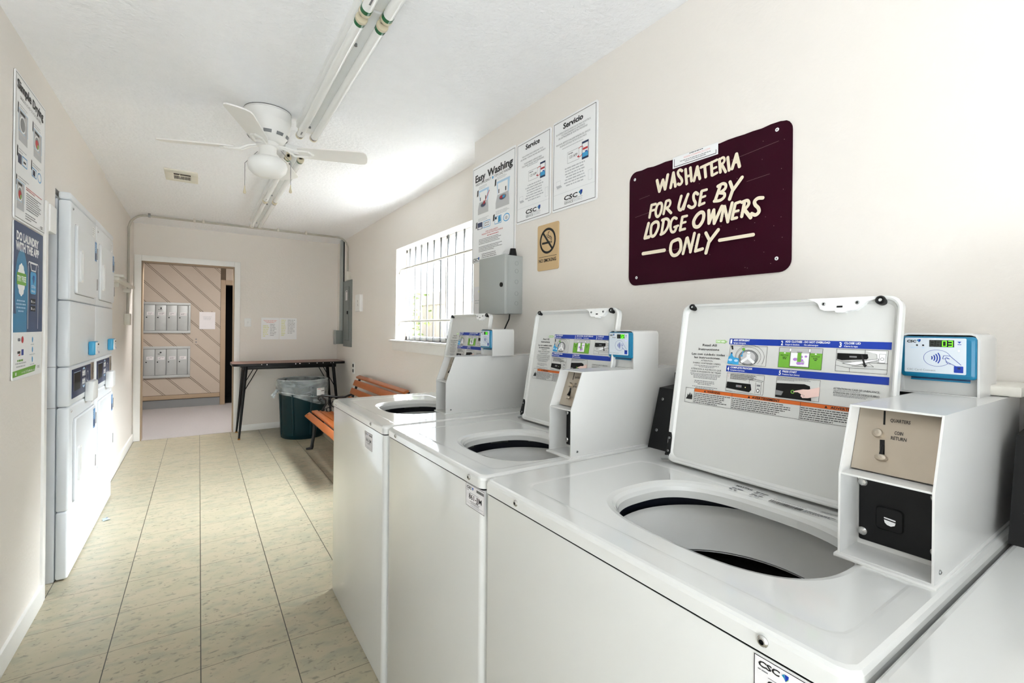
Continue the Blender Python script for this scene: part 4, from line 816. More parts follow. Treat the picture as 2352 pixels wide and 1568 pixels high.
    # 2 clothes
    R(.2642, .2703, .3540, .3163, 'green', .0010); R(.2642, .3055, .3540, .3163, 'grey_fill', .0011); F(.2642, .2703, .3540, .3163, .0006, 'ink'); R(.2885, .2735, .3295, .312, 'ink', .0013); R(.2895, .2745, .3285, .315, 'grey_fill', .0014); R(.2905, .2755, .3275, .3045, 'paper', .0015)
    rs = random.Random(11)
    for k in range(14): u = rs.uniform(.295, .323); v = rs.uniform(.279, .301); P.disc(b, q(u), v, q(rs.uniform(.003, .006)), rs.uniform(.002, .004), rs.choice(['purple', 'purple', 'green', 'grey_fill']), .0016 + k * .00002, 7)
    R(.3045, .285, .3125, .306, 'green', .0020); R(.303, .305, .314, .3075, 'mid_grey', .0021)
    for u in (.2862, .3262): R(u, .307, u + .0048, .3148, 'paper', .0018); F(u, .307, u + .0048, .3148, .0005, 'ink', .0019)
    T('MAX LOAD', .2685, .2855, .2965, .0036, 'ink'); T('MAX LOAD', .3325, .3495, .2965, .0036, 'ink'); G(.2715, .2830, .2955, .2890, 2, 'ink', align='c', n=.0014); G(.3355, .3470, .2955, .2890, 2, 'ink', align='c', n=.0014)
    for u in (.277, .341): PO([(u - .0025, .3025), (u + .0025, .3025), (u, .3055)], 'paper', .0014)
    # 3 close lid
    F(.3795, .2708, .4680, .3172, .0006, 'ink'); PO([(.3815, .296), (.3815, .3085), (.4345, .3085), (.436, .301), (.434, .298), (.39, .294)], 'console_black', .0013); R(.4035, .3005, .4165, .3035, 'mid_grey', .0015)
    LI([(.3795, .2950), (.390, .2915), (.4680, .2915)], .0006, 'ink'); LI([(.3795, .2830), (.4050, .2790), (.4680, .2800)], .0006, 'ink'); LI([(.4050, .2790), (.4055, .2710)], .0006, 'ink'); PO([(.3920, .2880), (.4530, .3000), (.4540, .2980), (.4150, .2850)], 'paper', .0016); LI([(.3920, .2880), (.4530, .3000), (.4540, .2980), (.4150, .2850), (.3920, .2880)], .0006, 'ink', .0017); LI([(.4090, .2825), (.446, .284), (.438, .290)], .0005, 'ink', .0017)
    LI([(.4520, .3000), (.4520, .2915)], .0005, 'ink'); LI([(.4300, .3172), (.4300, .3085)], .0006, 'ink'); PO([(.4300, .3150), (.4640, .3150), (.4660, .292), (.4520, .2935), (.4500, .309)], 'paper', .0012); F(.4535, .2925, .4640, .310, .0005, 'ink', .0014); P.ring(b, q(.4587), .300, q(.003), .003, .0006, 'ink', .0015)
    LI([(.4245, .3070), (.4310, .2870)], .0032, 'ink', .0020); PO([(.4265, .2885), (.4355, .2870), (.4315, .2815)], 'ink', .0020)
    # 4 and 5
    F(.1442, .2026, .2370, .2483, .0006, 'ink'); G(.1530, .222, .2470, .2330, 6, 'ink', n=.0012); R(.1475, .2445, .1490, .2455, 'red', .0012); R(.1475, .2395, .1490, .2405, 'red', .0012)
    PO([(.1455, .2105), (.1465, .2260), (.2060, .2255), (.2090, .2120), (.2040, .2060)], 'console_black', .0014); R(.1705, .2150, .1845, .2205, 'mid_grey', .0016); R(.1770, .2168, .1790, .2180, 'red', .0017); P.disc(b, q(.194), .2165, q(.0013), .0013, 'yellow_ink', .0016)
    for pts in ([(.2020, .2260), (.2020, .2355), (.2310, .2325), (.2310, .2040)], [(.2020, .2355), (.2110, .2385), (.2350, .2350), (.2310, .2325)], [(.2180, .2310), (.2180, .2050)], [(.1445, .2045), (.1700, .2026)]): LI(pts, .0006, 'ink')
    R(.2210, .2220, .2290, .2260, 'ink_grey', .0014); P.disc(b, q(.2245), .2120, q(.0035), .0045, 'ink', .0014); P.disc(b, q(.2245), .2120, q(.0022), .003, 'paper', .0015)
    F(.2645, .2030, .3545, .2488, .0006, 'ink'); G(.2660, .345, .2478, .2410, 3, 'ink_grey', n=.0012); PO([(.2648, .2034), (.2648, .2345), (.3240, .2375), (.3350, .2340), (.3400, .2034)], 'console_black', .0012); PO([(.2650, .2080), (.2780, .2080), (.2815, .2170), (.2650, .2190)], 'mid_grey', .0014)
    P.disc(b, q(.3010), .2185, q(.0040), .0040, 'green', .0014); P.disc(b, q(.3010), .2185, q(.0024), .0024, 'console_black', .0015)
    PO([(.3020, .2190), (.3060, .2215), (.3220, .2265), (.3330, .2270), (.3543, .2340), (.3543, .2150), (.3330, .2085), (.3220, .2075), (.3180, .2110), (.3190, .2150), (.3120, .2185), (.3040, .2178)], 'skin_ink', .0018); LI([(.3040, .2178), (.3120, .2185), (.3190, .2150), (.3180, .2110), (.3220, .2075)], .0006, 'ink', .0020); LI([(.3200, .2150), (.3260, .2130), (.3240, .2095)], .0005, 'ink', .0020); LI([(.3020, .2190), (.3060, .2215), (.3220, .2265), (.3330, .2270)], .0005, 'ink', .0020)
    T('ATTENTION IN CASE OF UNBALANCE.', .3795, .4590, .2335, .0036, 'ink', .01); G(.3800, .452, .2325, .2300, 1, 'ink_grey'); T('ATENCION EN CASO DE DESEQUILIBRIO', .3795, .4590, .2250, .0036, 'ink', .01); G(.3800, .459, .2238, .2190, 2, 'ink_grey')
    # warning band
    F(.0320, .1608, .4740, .1997, .0007, 'ink'); R(.0580, .1910, .4738, .1995, 'label_orange', .0011)
    for u in (.0580, .1625, .3190): R(u, .1608, u + .0007, .1997, 'ink', .0013)
    PO([(.0350, .1700), (.0540, .1700), (.0540, .179), (.0505, .186), (.0490, .178), (.0460, .1885), (.0430, .179), (.0400, .184), (.0385, .176)], 'ink', .0012)
    for t, ut, u0, u1 in (('WARNING', .0890, .0955, .1310), ('AVERTISSEMENT', .2050, .2120, .2760), ('ADVERTENCIA', .3690, .3775, .4330)): PO([(ut - .003, .1925), (ut + .003, .1925), (ut, .1980)], 'ink', .0013); T(t, u0, u1, .1925, .0052, 'ink', .03)
    G(.0595, .1610, .1895, .1625, 6, 'ink', n=.0010, fill=.35); G(.1640, .3170, .1895, .1625, 6, 'ink', n=.0010, fill=.35); G(.3205, .4730, .1895, .1625, 6, 'ink', n=.0010, fill=.35); G(.058, .084, .159, .157, 1, 'ink_light', n=.0008)
    return b
SEG = {'0': 'abcdef', '1': 'bc', '2': 'abged', '3': 'abgcd', '4': 'fgbc', '8': 'abcdefg'}
def digit(b, P, u, v, w_, h_, ch, m, n, t=.0013):
    g = {'a': [(u, v + h_), (u + w_, v + h_)], 'b': [(u + w_, v + h_), (u + w_, v + h_ / 2)], 'c': [(u + w_, v + h_ / 2), (u + w_, v)], 'd': [(u, v), (u + w_, v)], 'e': [(u, v), (u, v + h_ / 2)], 'f': [(u, v + h_ / 2), (u, v + h_)], 'g': [(u, v + h_ / 2), (u + w_, v + h_ / 2)]}
    for c in SEG[ch]: P.line(b, g[c], t, m, n, rnd=True)
def card_reader(t, Y, w0, X0, digits):
    """housing on top of the coin box with the blue card reader set into it; Y = its left side, w0 = width"""
    s = w0 / .118; Z0 = 1.170
    b = MB(); x1 = X0 + .112; y0, y1 = Y - w0, Y; th = .0035
    O = [(y1, Z0), (y1, 1.277), (y1 - .004, 1.285), (y1 - .012, 1.288), (y0 + .012, 1.288), (y0 + .004, 1.285), (y0, 1.277), (y0, Z0)]
    I = [(y1 - th, Z0), (y1 - th, 1.276), (y1 - th - .003, 1.282), (y1 - .013, 1.2845), (y0 + .013, 1.2845), (y0 + th + .003, 1.282), (y0 + th, 1.276), (y0 + th, Z0)]
    k = len(O); fs = []
    vs = [(X0, y, z) for y, z in O] + [(X0, y, z) for y, z in I] + [(x1, y, z) for y, z in O] + [(x1, y, z) for y, z in I]
    for i in range(k - 1): fs += [(i, i + 1, k + i + 1, k + i), (i, 2 * k + i, 2 * k + i + 1, i + 1), (k + i, k + i + 1, 3 * k + i + 1, 3 * k + i)]
    fs.append(tuple(range(2 * k, 3 * k))); b.add(vs, fs, 'box_paint')
    b.box(X0 + .014, X0 + .018, y0 + th, y1 - th, Z0, 1.205, 'box_paint'); b.box(X0, x1, y0 + th, y1 - th, Z0, Z0 + .002, 'box_paint'); hd = b.build('reader_housing', t)
    b = MB(); P = PL((X0 - .008, Y, 1.2), (0, -1, 0), (0, 0, 1)); a0, a1 = .004 * s, w0 - .004 * s
    rim = lambda i, n, r: [P.p(u, v, n) for u, v in rrect(a0 + i, a1 - i, .002 + i, .0815 - i, r, 4)]
    b.loops([rim(0, -.05, .006), rim(0, -.006, .006), rim(.0015, -.002, .006), rim(.006, 0, .004)], 'reader_blue', cap0='reader_blue', cap1='reader_blue')
    P.rect(b, .018 * s, -.004, .105 * s, -.001, 'reader_blue', -.010); P.rect(b, .018 * s, -.001, .105 * s, .003, 'navy', -.011)
    rd = b.build('card_reader', t)
    b = MB(); q = lambda u: u * s
    plate(b, P, q(.0108), .0112, q(.1012), .0785, .002, .0006, 'face_cool', 0, .0003); n = .0009
    txt(b, P, 'CSC', q(.0140), q(.0285), .0695, .0048, 'ink', .05, n, .12); leaf_logo(b, P, q(.0325), .0728, .0032, n)
    for u in (.0300, .0394): P.disc(b, q(u), .0642, .0016, .0016, 'ink', n)
    P.para(b, q(.018), q(.033), .0610, .0580, 1, 'pale_blue', 'c', n); P.para(b, q(.0365), q(.0425), .0610, .0580, 1, 'pale_blue', 'c', n)
    P.rect(b, q(.0486), .0617, q(.0845), .0747, 'display', n)
    for i, c in enumerate(digits): digit(b, P, q(.0505 + i * .0088), .0633, q(.0052), .0097, '8' if c == ' ' else c, 'led_off' if c == ' ' else 'led_green', n + .0003, .0006 if c == ' ' else .00115)
    P.poly(b, [(q(.0890), .0725), (q(.0945), .0725), (q(.09175), .0690)], 'label_blue', n); P.rect(b, q(.0892), .0665, q(.0945), .0675, 'label_blue', n); P.disc(b, q(.091), .0553, .0012, .0012, 'led_violet', n)
    P.ring(b, q(.0602), .0403, q(.0203), .0160, .0006, 'label_blue', n)
    for r in (.004, .0078, .0116, .0154): P.ring(b, q(.0480), .0405, q(r + .002), (r + .002) * 1.02, .0017, 'label_blue', n + .0002, 10, -.62, .62)
    P.poly(b, [(q(.0700), .0455), (q(.0800), .0450), (q(.0955), .0300), (q(.0890), .0268), (q(.0760), .0300), (q(.0690), .0400)], 'face_cool', n + .0002)
    for pts in ([(.0700, .0455), (.0685, .0395), (.0715, .0395)], [(.0700, .0455), (.0790, .0452), (.0945, .0292)], [(.0730, .0430), (.0785, .0395), (.0720, .0412), (.0735, .0350), (.0870, .0265)], [(.0735, .0345), (.0755, .0310), (.0800, .0300)]): P.line(b, [(q(u), v) for u, v in pts], .0008, 'label_blue', n + .0004)
    txt(b, P, 'CSC Card Connect', q(.0150), q(.0582), .0150, .0034, 'ink_grey', .0, n); P.poly(b, [(q(.0845) + u, .0145 + v) for u, v in rrect(0, q(.0130), 0, .0122, .001)], 'label_blue', n); P.rect(b, q(.0895), .021, q(.0935), .0245, 'navy', n + .0002)
    fine(b.build('face_plate', rd, flat=True), 'white face plate with a green lit number')
def washer(name_label, YL, YR, lidL, lidR, boxL, boxR, hy, ry, code, digits, rdL, rdW, rdX, screws, lab, X0=.562, rot=0):
    """top-load coin washer; front faces -X. YL/YR = left and right sides, hy = centre of the tub opening, ry = its half width"""
    W = YL - YR; t = thing('washing_machine', ((X0 + 1.27) / 2, (YL + YR) / 2, 0), name_label, 'washing machine', 'coin washing machines along the right wall')
    g = .002
    b = MB()
    C_ = lambda i, z: [(x, y, z) for x, y in rrect(X0 + .003 + i, 1.25, YR + g + .002 + i, YL - g - .002 - i, .016, 5)]
    b.loops([C_(.004, 0), C_(0, .004), C_(0, ZD - .0345), C_(.002, ZD - .035), C_(.010, ZD - .035), C_(.010, ZD - .05)], ['enamel', 'enamel', 'enamel', 'black', 'black'], cap0='enamel', cap1='enamel')
    # the cabinet is a hollow box: drop its top so that the tub shows
    b.f.pop(); b.m.pop(); b.loops([C_(.011, ZD - .050), C_(.011, ZD - .028)], 'black'); b.build('cabinet', t)  # black strips colour in the shade of the gap under the deck lip
    # --- deck with the tub opening
    hx, rx, ne = .832, .152, 2.7; R0 = .018
    ang = [2 * math.pi * i / 112 for i in range(112)]
    for cxx, cyy in ((X0 + R0, YR + g + R0), (X0 + R0, YL - g - R0), (1.262 - R0, YR + g + R0), (1.262 - R0, YL - g - R0)):
        for k in range(9):
            q = 2 * math.pi * k / 9 + .3; ang.append(math.atan2(cyy + R0 * math.sin(q) - hy, cxx + R0 * math.cos(q) - hx) % (2 * math.pi))
    ang = sorted(set(round(a, 4) for a in ang))
    def rect_loop(i, z, r=R0):
        x0, x1, y0, y1 = X0 + i[0], 1.262 - i[1], YR + g + i[2], YL - g - i[3]; out = []
        for a in ang:
            c, s = math.cos(a), math.sin(a); lo, hi = 0, 3
            for _ in range(34):
                m = (lo + hi) / 2; x, y = hx + m * c, hy + m * s
                qx = max(x0 + r - x, x - x1 + r, 0); qy = max(y0 + r - y, y - y1 + r, 0)
                inside = (x0 <= x <= x1 and y0 <= y <= y1) and not (qx > 0 and qy > 0 and math.hypot(qx, qy) > r)
                lo, hi = (m, hi) if inside else (lo, m)
            out.append((hx + lo * c, hy + lo * s, z))
        return out
    def hole(k, z, d=0):
        return [(hx + (rx * k + d) * math.copysign(abs(math.cos(a)) ** (2 / ne), math.cos(a)), hy + (ry * k + d) * math.copysign(abs(math.sin(a)) ** (2 / ne), math.sin(a)), z) for a in HA]
    # parameter angle of the super-ellipse for each ray angle
    HA = []
    for a in ang:
        lo, hi = math.floor(a / (math.pi / 2) + 1e-9) * math.pi / 2, (math.floor(a / (math.pi / 2) + 1e-9) + 1) * math.pi / 2
        f = lambda p: math.atan2(ry * math.copysign(abs(math.sin(p)) ** (2 / ne), math.sin(p)), rx * math.copysign(abs(math.cos(p)) ** (2 / ne), math.cos(p))) % (2 * math.pi)
        l, h = lo + 1e-7, hi - 1e-7
        for _ in range(40):
            m = (l + h) / 2
            if f(m) < a: l = m
            else: h = m
        HA.append(l)
    e = lambda v: (v, v, v, v)
    rin = (.048, .245, .030, .085); rin2 = tuple(v + .010 for v in rin)
    L = [rect_loop(e(.008), ZD - .030), rect_loop(e(0), ZD - .030), rect_loop(e(0), ZD - .010), rect_loop(e(.0015), ZD - .005), rect_loop(e(.005), ZD - .0015), rect_loop(e(.010), ZD), rect_loop(rin, ZD, .03), rect_loop(tuple(v + .006 for v in rin), ZD - .0003, .03), rect_loop(rin2, ZD - .0009, .03),
         hole(1, ZD - .0009, .022), hole(1, ZD - .004, .012), hole(1, ZD - .010, .005), hole(1, ZD - .018, .001), hole(1, ZD - .034, 0), hole(1, ZD - .036, .012)]
    b = MB(); b.loops(L, 'enamel')
    D = PL((1.037, hy, ZD - .0005), (0, -1, 0), (1, 0, 0))   # rating strip behind the opening
    k = ry / .195
    txt(b, D, 'MAYTAG', -.088 * k, -.052 * k, -.014, .008, 'ink', .03); D.para(b, -.088 * k, -.055 * k, -.022, -.045, 2, 'ink_grey'); D.para(b, -.042 * k, -.01 * k, -.008, -.046, 4, 'ink_grey')
    rs = random.Random(2)
    for v0 in (-.024, -.046):
        u = .0
        while u < .062 * k: ww = rs.uniform(.0008, .0022); D.rect(b, u, v0, u + ww, v0 + .014, 'ink'); u += ww + rs.uniform(.0006, .0018)
    D.para(b, .085 * k, .125 * k, -.010, -.022, 2, 'ink_grey'); D.para(b, .066 * k, .122 * k, -.032, -.048, 4, 'ink'); D.rect(b, .128 * k, -.048, .142 * k, -.026, 'ink'); D.ring(b, .135 * k, -.018, .0065, .0065, .002, 'ink')
    b.build('deck', t, 40)
    # --- tub
    tc = min(hy, YL - .24); R = min(tc - YR, YL - tc) - .012; R = min(R, .255); cx = .862
    b = MB(); b.lathe(cx, tc, [(R, ZD - .038), (R, .42), (0, .42)], 'tub_dark', 56)
    for k in range(10):
        q = 2 * math.pi * k / 10; b.lathe(cx, tc, [(R - .012, ZD - .040), (R - .001, ZD - .040), (R - .001, .88), (R - .012, .885)], 'panel_grey', 4, q, q + .30)
    b.build('outer_tub', t)
    b = MB(); b.lathe(cx, tc, [(R - .010, .840), (R - .014, .858), (R - .022, .866), (R - .030, .860), (R - .038, .835), (R - .046, .79), (R - .052, .772), (R - .048, .768)], 'ring_grey', 64); b.build('balance_ring', t, 60)
    b = MB(); b.lathe(cx, tc, [(R - .046, .770), (R - .020, .745), (R - .020, .50), (R - .05, .46), (0, .455)], 'basket', 56); b.lathe(cx, tc, [(R - .0445, .772), (R - .0475, .766), (R - .0405, .764)], 'hinge_metal', 56)
    for j in range(5):
        for k in range(28):
            q = 2 * math.pi * (k + .5 * (j % 2)) / 28; rr = R - .0205; z = .72 - .045 * j
            b.add([(cx + rr * math.cos(q + dx), tc + rr * math.sin(q + dx), z + dz) for dx, dz in ((-.012, 0), (0, .004), (.012, 0), (0, -.004))], [(0, 1, 2, 3)], 'ring_grey')
    b.build('basket', t)
    b = MB(); b.lathe(cx, tc, [(0, .72), (.030, .715), (.038, .69), (.042, .52), (.11, .475), (.16, .458)], 'tub_dark', 32); b.build('agitator', t)
    # --- lid, leaning back on its hinge
    LO = Vector((1.042, lidL, .942)); LV = Vector((.070, 0, .415)); lw = lidL - lidR; lh = .424; s = lw / .487
    P = PL(LO, (0, -1, 0), LV); b = MB()
    lp = lambda i, n, r: [P.p(u, v, n) for u, v in rrect(i, lw - i, i, lh - i, r, 6)]
    b.loops([lp(.004, -.020, .020), lp(0, -.016, .024), lp(0, -.001, .024), lp(.0012, .001, .023), lp(.004, .002, .022), lp(.007, .001, .020), lp(.009, -.004, .018), lp(.014, -.009, .015)], 'enamel', cap0='enamel', cap1='enamel')
    lid = b.build('lid', t, 50)
    P.O = P.O - P.N * .009
    fine(lid_label(P, s, None).build('instruction_label', lid, flat=True), 'blue, green and orange printed washing instructions')
    Pf = PL(LO, (0, -1, 0), LV)
    for u, r in ((.0310, .0080), (.4520, .0085)):
        b = MB(); c = [(r * x, n) for x, n in ((.35, .004), (.45, .0065), (.75, .0075), (1, .0045), (1.05, 0), (1.05, -.01))]
        b.loops([[Pf.p(u * s + rr * math.cos(q), lh - .009 + rr * math.sin(q), n) for q in [2 * math.pi * i / 24 for i in range(24)]] for rr, n in c], 'black', cap0='plastic_white'); b.build('rubber_bumper', lid, 60)
    b = MB(); O = [(.318, lh - .001), (.333, lh - .007), (.340, lh - .012), (.346, lh - .024), (.354, lh - .028), (.374, lh - .0285), (.376, lh - .032), (.392, lh - .032), (.395, lh - .029), (.412, lh - .027), (.420, lh - .020), (.430, lh - .010), (.445, lh - .006), (.445, lh - .001)]
    b.prism([Pf.p(u * s, v, -.010) for u, v in O], Pf.N, .013, 'plastic_white'); Pf.rect(b, .377 * s, lh - .022, .388 * s, lh - .018, 'ink', .0034); lt = b.build('latch_strike', lid)
    b = MB(); screw(b, Pf, .3525 * s, lh - .0135, .0038, 'hinge_metal', .003); screw(b, Pf, .4138 * s, lh - .0125, .0038, 'hinge_metal', .003); b.build('strike_screw', lid)
    b = MB(); b.prism([Pf.p(u, v, -.004) for u, v in ((-.003, .014), (.010, .010), (.010, .060), (.008, .075), (.001, .076), (.003, .05))], Pf.N, .006, 'black'); screw(b, Pf, .006, .060, .003, 'hinge_metal', .002); screw(b, Pf, .006, .026, .003, 'hinge_metal', .002); b.cyl(Pf.p(-.012, .004, .0), Pf.p(.010, .010, .0), .006, 'hinge_metal', 10); b.build('hinge', lid)
    # --- console behind the lid
    b = MB(); y0, y1 = boxL + .004, YL - .001
    b.prism([(1.137, y0, ZD), (1.189, y0, 1.112), (1.262, y0, 1.118), (1.262, y0, 1.155), (1.380, y0, 1.155), (1.380, y0, ZD)], (0, 1, 0), y1 - y0, 'console_black'); co = b.build('console', t)
    CP = PL((1.137, y1, ZD), (0, -1, 0), (.052, 0, .177)); b = MB()
    for v in (.055, .150): screw(b, CP, .020, v, .0042, 'hinge_metal')
    b.build('console_screw', co)
    if 0 < YR < .3: b = MB(); b.box(1.252, 1.386, YR + .001, YR + .30, 1.171, 1.190, 'cap_white', .003); cc = b.build('console_cap', t)
    # --- coin box
    bw = boxL - boxR; k = bw / .118; th = .003; zt = 1.170
    prof = [(.849, ZD), (.849, 1.066), (.889, zt), (1.340, zt), (1.340, ZD)]
    b = MB()
    for y in (boxR, boxL - th): b.prism([(x, y, z) for x, z in prof], (0, 1, 0), th, 'box_paint')
    b.box(.889, 1.340, boxR + th, boxL - th, zt - th, zt, 'box_paint'); b.box(.850, .930, boxR + th, boxL - th, 1.0635, 1.0665, 'box_paint'); b.box(.8495, .930, boxR + th, boxL - th, ZD + .001, ZD + .005, 'box_paint')
    b.prism([(x, boxR + th, z) for x, z in ((.914, ZD + .004), (.914, 1.064), (.892, 1.066), (.9275, zt - th), (1.338, zt - th), (1.338, ZD + .004))], (0, 1, 0), bw - 2 * th, 'box_paint')
    b.box(.842, 1.342, boxR - .004, boxL + .004, ZD - .002, ZD + .0035, 'box_paint', .0015)
    SP = PL((0, boxR, 0), (1, 0, 0), (0, 0, 1)); screw(b, SP, .872, ZD + .016, .0035, 'hinge_metal', 0); cb = b.build('coin_box', t)
    Q = PL((.887, boxL, 1.066), (0, -1, 0), (.0385, 0, .103)); b = MB(); plate(b, Q, .0035 * k, .0015, bw - .0035 * k, .106, .0015, .0035, 'steel', .001, .0006); Q.O = Q.O + Q.N * .0045
    Q.line(b, [(.0375 * k, .1010), (.0395 * k, .0785)], .0026, 'black', .0004)
    for tt, u0, u1, v in (('QUARTERS', .0465, .0720, .0845), ('COIN', .0540, .0650, .0655), ('RETURN', .0505, .0700, .0570)): txt(b, Q, tt, u0 * k, u1 * k, v, .0052, 'ink', .02, .0005)
    Q.line(b, [(.0400 * k, .0540), (.0430 * k, .0270)], .0065, 'black', .0004); cp = b.build('coin_plate', t); fine(cp, 'brushed steel coin plate')
    b = MB(); b.loops([[Q.p(.0340 * k + rr * math.cos(q), .0630 + rr * math.sin(q), n) for q in [2 * math.pi * i / 20 for i in range(20)]] for rr, n in ((.0072, 0), (.0072, .006), (.0062, .0078), (.003, .0085))], 'steel', cap1='steel'); b.build('return_button', cp)
    b = MB(); b.cyl(Q.p(.0415 * k, .046, 0), Q.p(.0425 * k, .030, .006), .0022, 'black', 10); b.loops([[Q.p(.0430 * k + rr * 1.25 * math.cos(q), .0255 + rr * .8 * math.sin(q), n) for q in [2 * math.pi * i / 18 for i in range(18)]] for rr, n in ((.0065, .001), (.0070, .005), (.0055, .008), (.002, .009))], 'steel', cap1='steel'); b.build('coin_lever', cp)
    Q = PL((.914, boxL, ZD), (0, -1, 0), (0, 0, 1)); b = MB(); plate(b, Q, .006 * k, .0135, bw - .006 * k, .128, .003, .004, 'black', 0, .001); Q.O = Q.O + Q.N * .004
    plate(b, Q, .030 * k, .040, .066 * k, .076, .006, .003, 'console_black', 0, .0015); dr = b.build('lock_door', t); fine(dr, 'black coin vault door')
    b = MB(); Q2 = PL(Q.p(0, 0, .003), Q.U, Q.V); uc = .0495 * k
    Q2.poly(b, [(uc - .008 * k, .0610), (uc + .007 * k, .0595), (uc + .007 * k, .0575), (uc - .008 * k, .0590)], 'paper', .0005); Q2.poly(b, [(uc - .008 * k, .0570), (uc + .007 * k, .0555), (uc + .006 * k, .0510), (uc + .001 * k, .0485), (uc - .004 * k, .0495), (uc - .007 * k, .0525)], 'paper', .0005); b.build('key_cover', dr)
    for u, v in ((.012, .028), (.012, .108), (.104, .028), (.104, .108)):
        b = MB(); b.loops([[Q.p(u * k + rr * math.cos(q), v + rr * math.sin(q), n) for q in [2 * math.pi * i / 18 for i in range(18)]] for rr, n in ((.0070, 0), (.0066, .0022), (.0048, .0040), (.0015, .0046))], 'chrome', cap1='chrome'); b.build('rivet', dr, 60)
    card_reader(t, rdL, rdW, rdX, digits)
    # --- lip screws and asset label
    FP = PL((X0, 0, 0), (0, -1, 0), (0, 0, 1))
    for y in screws:
        b = MB(); FP.disc(b, -y, ZD - .0155, .0085, .0085, 'enamel', .0003); screw(b, FP, -y, ZD - .0155, .0068, 'chrome', .0004); b.build('lip_screw', t)
    ly, lz, lw_, lh_ = lab
    AP = PL((X0 + .003, ly, lz - lh_), (0, -1, 0), (0, 0, 1)); b = MB(); plate(b, AP, 0, 0, lw_, lh_, .003, .0005, 'paper_dull', 0, .0002); AP.frame(b, .001, .001, lw_ - .001, lh_ - .001, .0010, 'ink', .0008)
    w_ = lw_ / .1
    txt(b, AP, 'CSC', .006 * w_, .031 * w_, lh_ - .0125, .0068, 'ink', .04, .0009, .12); leaf_logo(b, AP, .0375 * w_, lh_ - .0095, .004, .0009); AP.para(b, .006 * w_, .03 * w_, lh_ - .0145, lh_ - .018, 1, 'ink_grey', n=.0009); AP.rect(b, .018 * w_, lh_ - .0215, .07 * w_, lh_ - .021, 'ink', .0009)
    u = .058 * w_
    while u < .094 * w_: q = rs.uniform(.0008, .002); AP.rect(b, u, lh_ - .0125, u + q, lh_ - .006, 'ink', .0009); u += q + .0008
    txt(b, AP, code, .017 * w_, .085 * w_, lh_ - .0365, .0125, 'ink', .012, .0009); AP.para(b, .02 * w_, .08 * w_, lh_ - .040, lh_ - .047, 2, 'ink_grey', 'c', .0009); AP.rect(b, .008 * w_, .0095, .092 * w_, .0100, 'ink_grey', .0009); AP.para(b, .012 * w_, .085 * w_, .0085, .0035, 1, 'ink_light', 'c', .0009)
    b.build('asset_label', t, flat=True)
    return t
washer('farthest white coin washing machine, lid open, beside the wooden bench', 2.425, 1.652, 2.262, 1.852, 1.862, 1.764, 2.02, .175, '860-JJM', '  01', 1.846, .100, 1.060, (2.345, 1.80), (1.888, .878, .10, .066), X0=.552)
washer('white coin washing machine with lid open, second from the camera, reader showing 02', 1.644, .966, 1.502, 1.058, 1.078, .981, 1.205, .170, '861-JJM', '  02', 1.084, .104, 1.094, (1.555, 1.030), (1.052, .902, .094, .058))
washer('nearest full white coin washing machine, lid open, reader showing 03', .961, .199, .820, .333, .335, .217, .520, .200, '862-JJM', '  03', .359, .118, 1.181, (.823, .299), (.312, .899, .100, .064))
washer('white coin washing machine at the lower right corner, mostly out of frame', .197, -.56, .05, -.43, -.432, -.54, -.24, .195, '863-JJM', '  04', -.41, .118, 1.181, (.05, -.45), (-.43, .899, .10, .064))
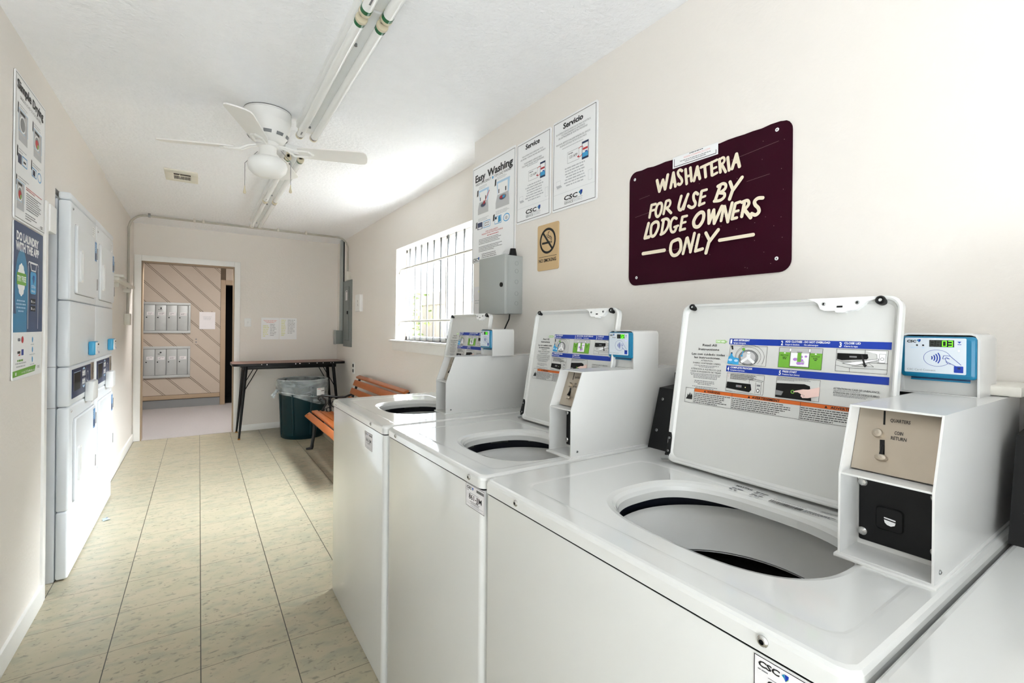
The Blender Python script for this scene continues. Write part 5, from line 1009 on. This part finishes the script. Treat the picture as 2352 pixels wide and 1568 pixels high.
# ------------------------------------------------------------------ stacked dryers in the alcove
def dryer(Y0, Y1, label):
    t = thing('stacked_dryer', (-.9, (Y0 + Y1) / 2, 0), label, 'dryer', 'stacked coin dryers in the left alcove')
    XFt, XS = -.543, -.594; g = .002
    b = MB(); b.box(-1.28, XS, Y0 + g, Y1 - g, 0, 1.917, 'dryer_side', .003); b.box(-1.28, XS - .02, Y0 + .004, Y1 - .004, 1.917, 1.952, 'dryer_side', .003)
    for z in (.87, 1.075): b.box(-1.281, XS, Y0 + g - .0006, Y1 - g + .0006, z - .0012, z + .0012, 'mid_grey')
    b.build('cabinet', t)
    def face(name, z0, z1, x1=XFt):
        b = MB(); b.box(XS + .003, x1, Y0 + g, Y1 - g, z0 + .0015, z1 - .0015, 'dryer_enamel', .010, 3); return b.build(name, t)
    face('top_cap', 1.917, 1.957); F1 = face('upper_panel', 1.411, 1.917); face('middle_panel', 1.073, 1.411); CPn = face('control_panel', .870, 1.073); F2 = face('lower_panel', .345, .870); face('kick_panel', .004, .345)
    P = PL((XFt, Y0, 0), (0, 1, 0), (0, 0, 1))
    def door(v0, v1, hz0, hz1):
        b = MB(); u0, u1 = .095, .655
        lp = lambda i, n, r: [P.p(u, v, n) for u, v in rrect(u0 + i, u1 - i, v0 + i, v1 - i, r, 5)]
        P.poly(b, rrect(u0 - .004, u1 + .002, v0 - .004, v1 + .002, .022, 5), 'mid_grey', .0003)
        b.loops([lp(0, .0004, .02), lp(0, .008, .02), lp(.004, .012, .018)], 'dryer_enamel', cap1='dryer_enamel'); d = b.build('door', t, 50)
        b = MB(); O = rrect(.145, .200, hz0, hz1, .012, 4); I = rrect(.155, .190, hz0 + .010, hz1 - .010, .008, 4)
        b.loops([[P.p(u, v, .012) for u, v in O], [P.p(u, v, .020) for u, v in O], [P.p(u, v, .020) for u, v in I], [P.p(u, v, .0125) for u, v in I]], 'plastic_white', cap1='plastic_white'); b.build('handle', d)
        for v in (v0 + .05, v1 - .12):
            b = MB(); b.box(XFt, XFt + .014, Y0 + .657, Y0 + .672, v, v + .07, 'hinge_metal', .002); b.build('hinge', d)
        b = MB(); P.rect(b, .575, v1 - .135, .635, v1 - .018, 'sticker_blue', .0125); P.para(b, .582, .628, v1 - .03, v1 - .075, 4, 'pale_blue', n=.013); P.rect(b, .582, v1 - .125, .628, v1 - .085, 'navy', .013); fine(b.build('door_sticker', d, flat=True), 'blue sticker')
    door(1.452, 1.812, 1.515, 1.685); door(.362, .795, .46, .64)
    for pn, z in ((F1, 1.823), (F2, .803)):
        b = MB(); P.rect(b, .575, z, .655, z + .062, 'paper', .0004); P.para(b, .58, .65, z + .058, z + .01, 4, 'ink_light', n=.0008); b.build('asset_label', pn, flat=True)
    for pn, z in ((F1, 1.880), (F2, .845)):
        b = MB(); screw(b, P, .045, z, .007, 'chrome'); b.build('panel_screw', pn)
    # control glass, coin slot, tray
    b = MB(); plate(b, P, .055, .905, .545, 1.055, .004, .003, 'navy', 0, .001); P.rect(b, .085, .940, .250, 1.035, 'black', .0034); P.line(b, [(.085, 1.036), (.25, 1.036)], .003, 'pale_blue', .0036); P.line(b, [(.086, .94), (.092, 1.03)], .004, 'paper_dull', .0036)
    for v in (1.000, .955): P.rect(b, .295, v, .385, v + .032, 'ink_light', .0034); P.para(b, .305, .375, v + .028, v + .004, 2, 'paper', n=.0036)
    for v, d in ((1.038, .014), (.948, -.014)): P.poly(b, [(.300, v), (.380, v), (.340, v + d)] if d > 0 else [(.300, v), (.340, v + d), (.380, v)], 'pale_blue', .0034)
    P.ring(b, .45, .99, .035, .032, .006, 'ink_light', .0034)
    for v in (1.045, .915): P.disc(b, .40, v, .009, .006, 'chrome', .0036)
    cp = b.build('control_glass', CPn, flat=True); fine(cp, 'dark control window with white buttons')
    b = MB(); plate(b, P, .560, .955, .640, 1.060, .003, .003, 'steel', 0, .001); P.rect(b, .59, .985, .60, 1.03, 'black', .0034); P.disc(b, .625, 1.0, .008, .008, 'chrome', .0036); b.build('coin_plate', CPn, flat=True)
    b = MB(); b.box(XFt, XFt + .040, Y0 + .385, Y0 + .535, .848, .962, 'plastic_white', .010); P.rect(b, .45, .872, .459, .895, 'ink_grey', .0004); b.build('coin_vault', t)
    b = MB(); b.box(XFt, XFt + .032, Y0 + .478, Y0 + .592, 1.108, 1.190, 'reader_cyan', .008); rd = b.build('card_reader', t); fine(rd, 'light blue card reader')
    RP = PL((XFt + .032, Y0 + .486, 1.112), (0, 1, 0), (0, 0, 1)); b = MB(); plate(b, RP, 0, 0, .098, .072, .004, .003, 'paper', 0, .001); RP.rect(b, .05, .054, .09, .064, 'display', .0034); RP.ring(b, .06, .03, .02, .014, .002, 'label_blue', .0034); RP.rect(b, .08, .004, .10, .016, 'label_blue', .0034); b.build('face_plate', rd, flat=True)
dryer(3.212, 3.914, 'white stacked coin dryer nearer the camera, beside the left wall posters')
dryer(3.916, 4.618, 'white stacked coin dryer farther from the camera, nearer the mail doorway')
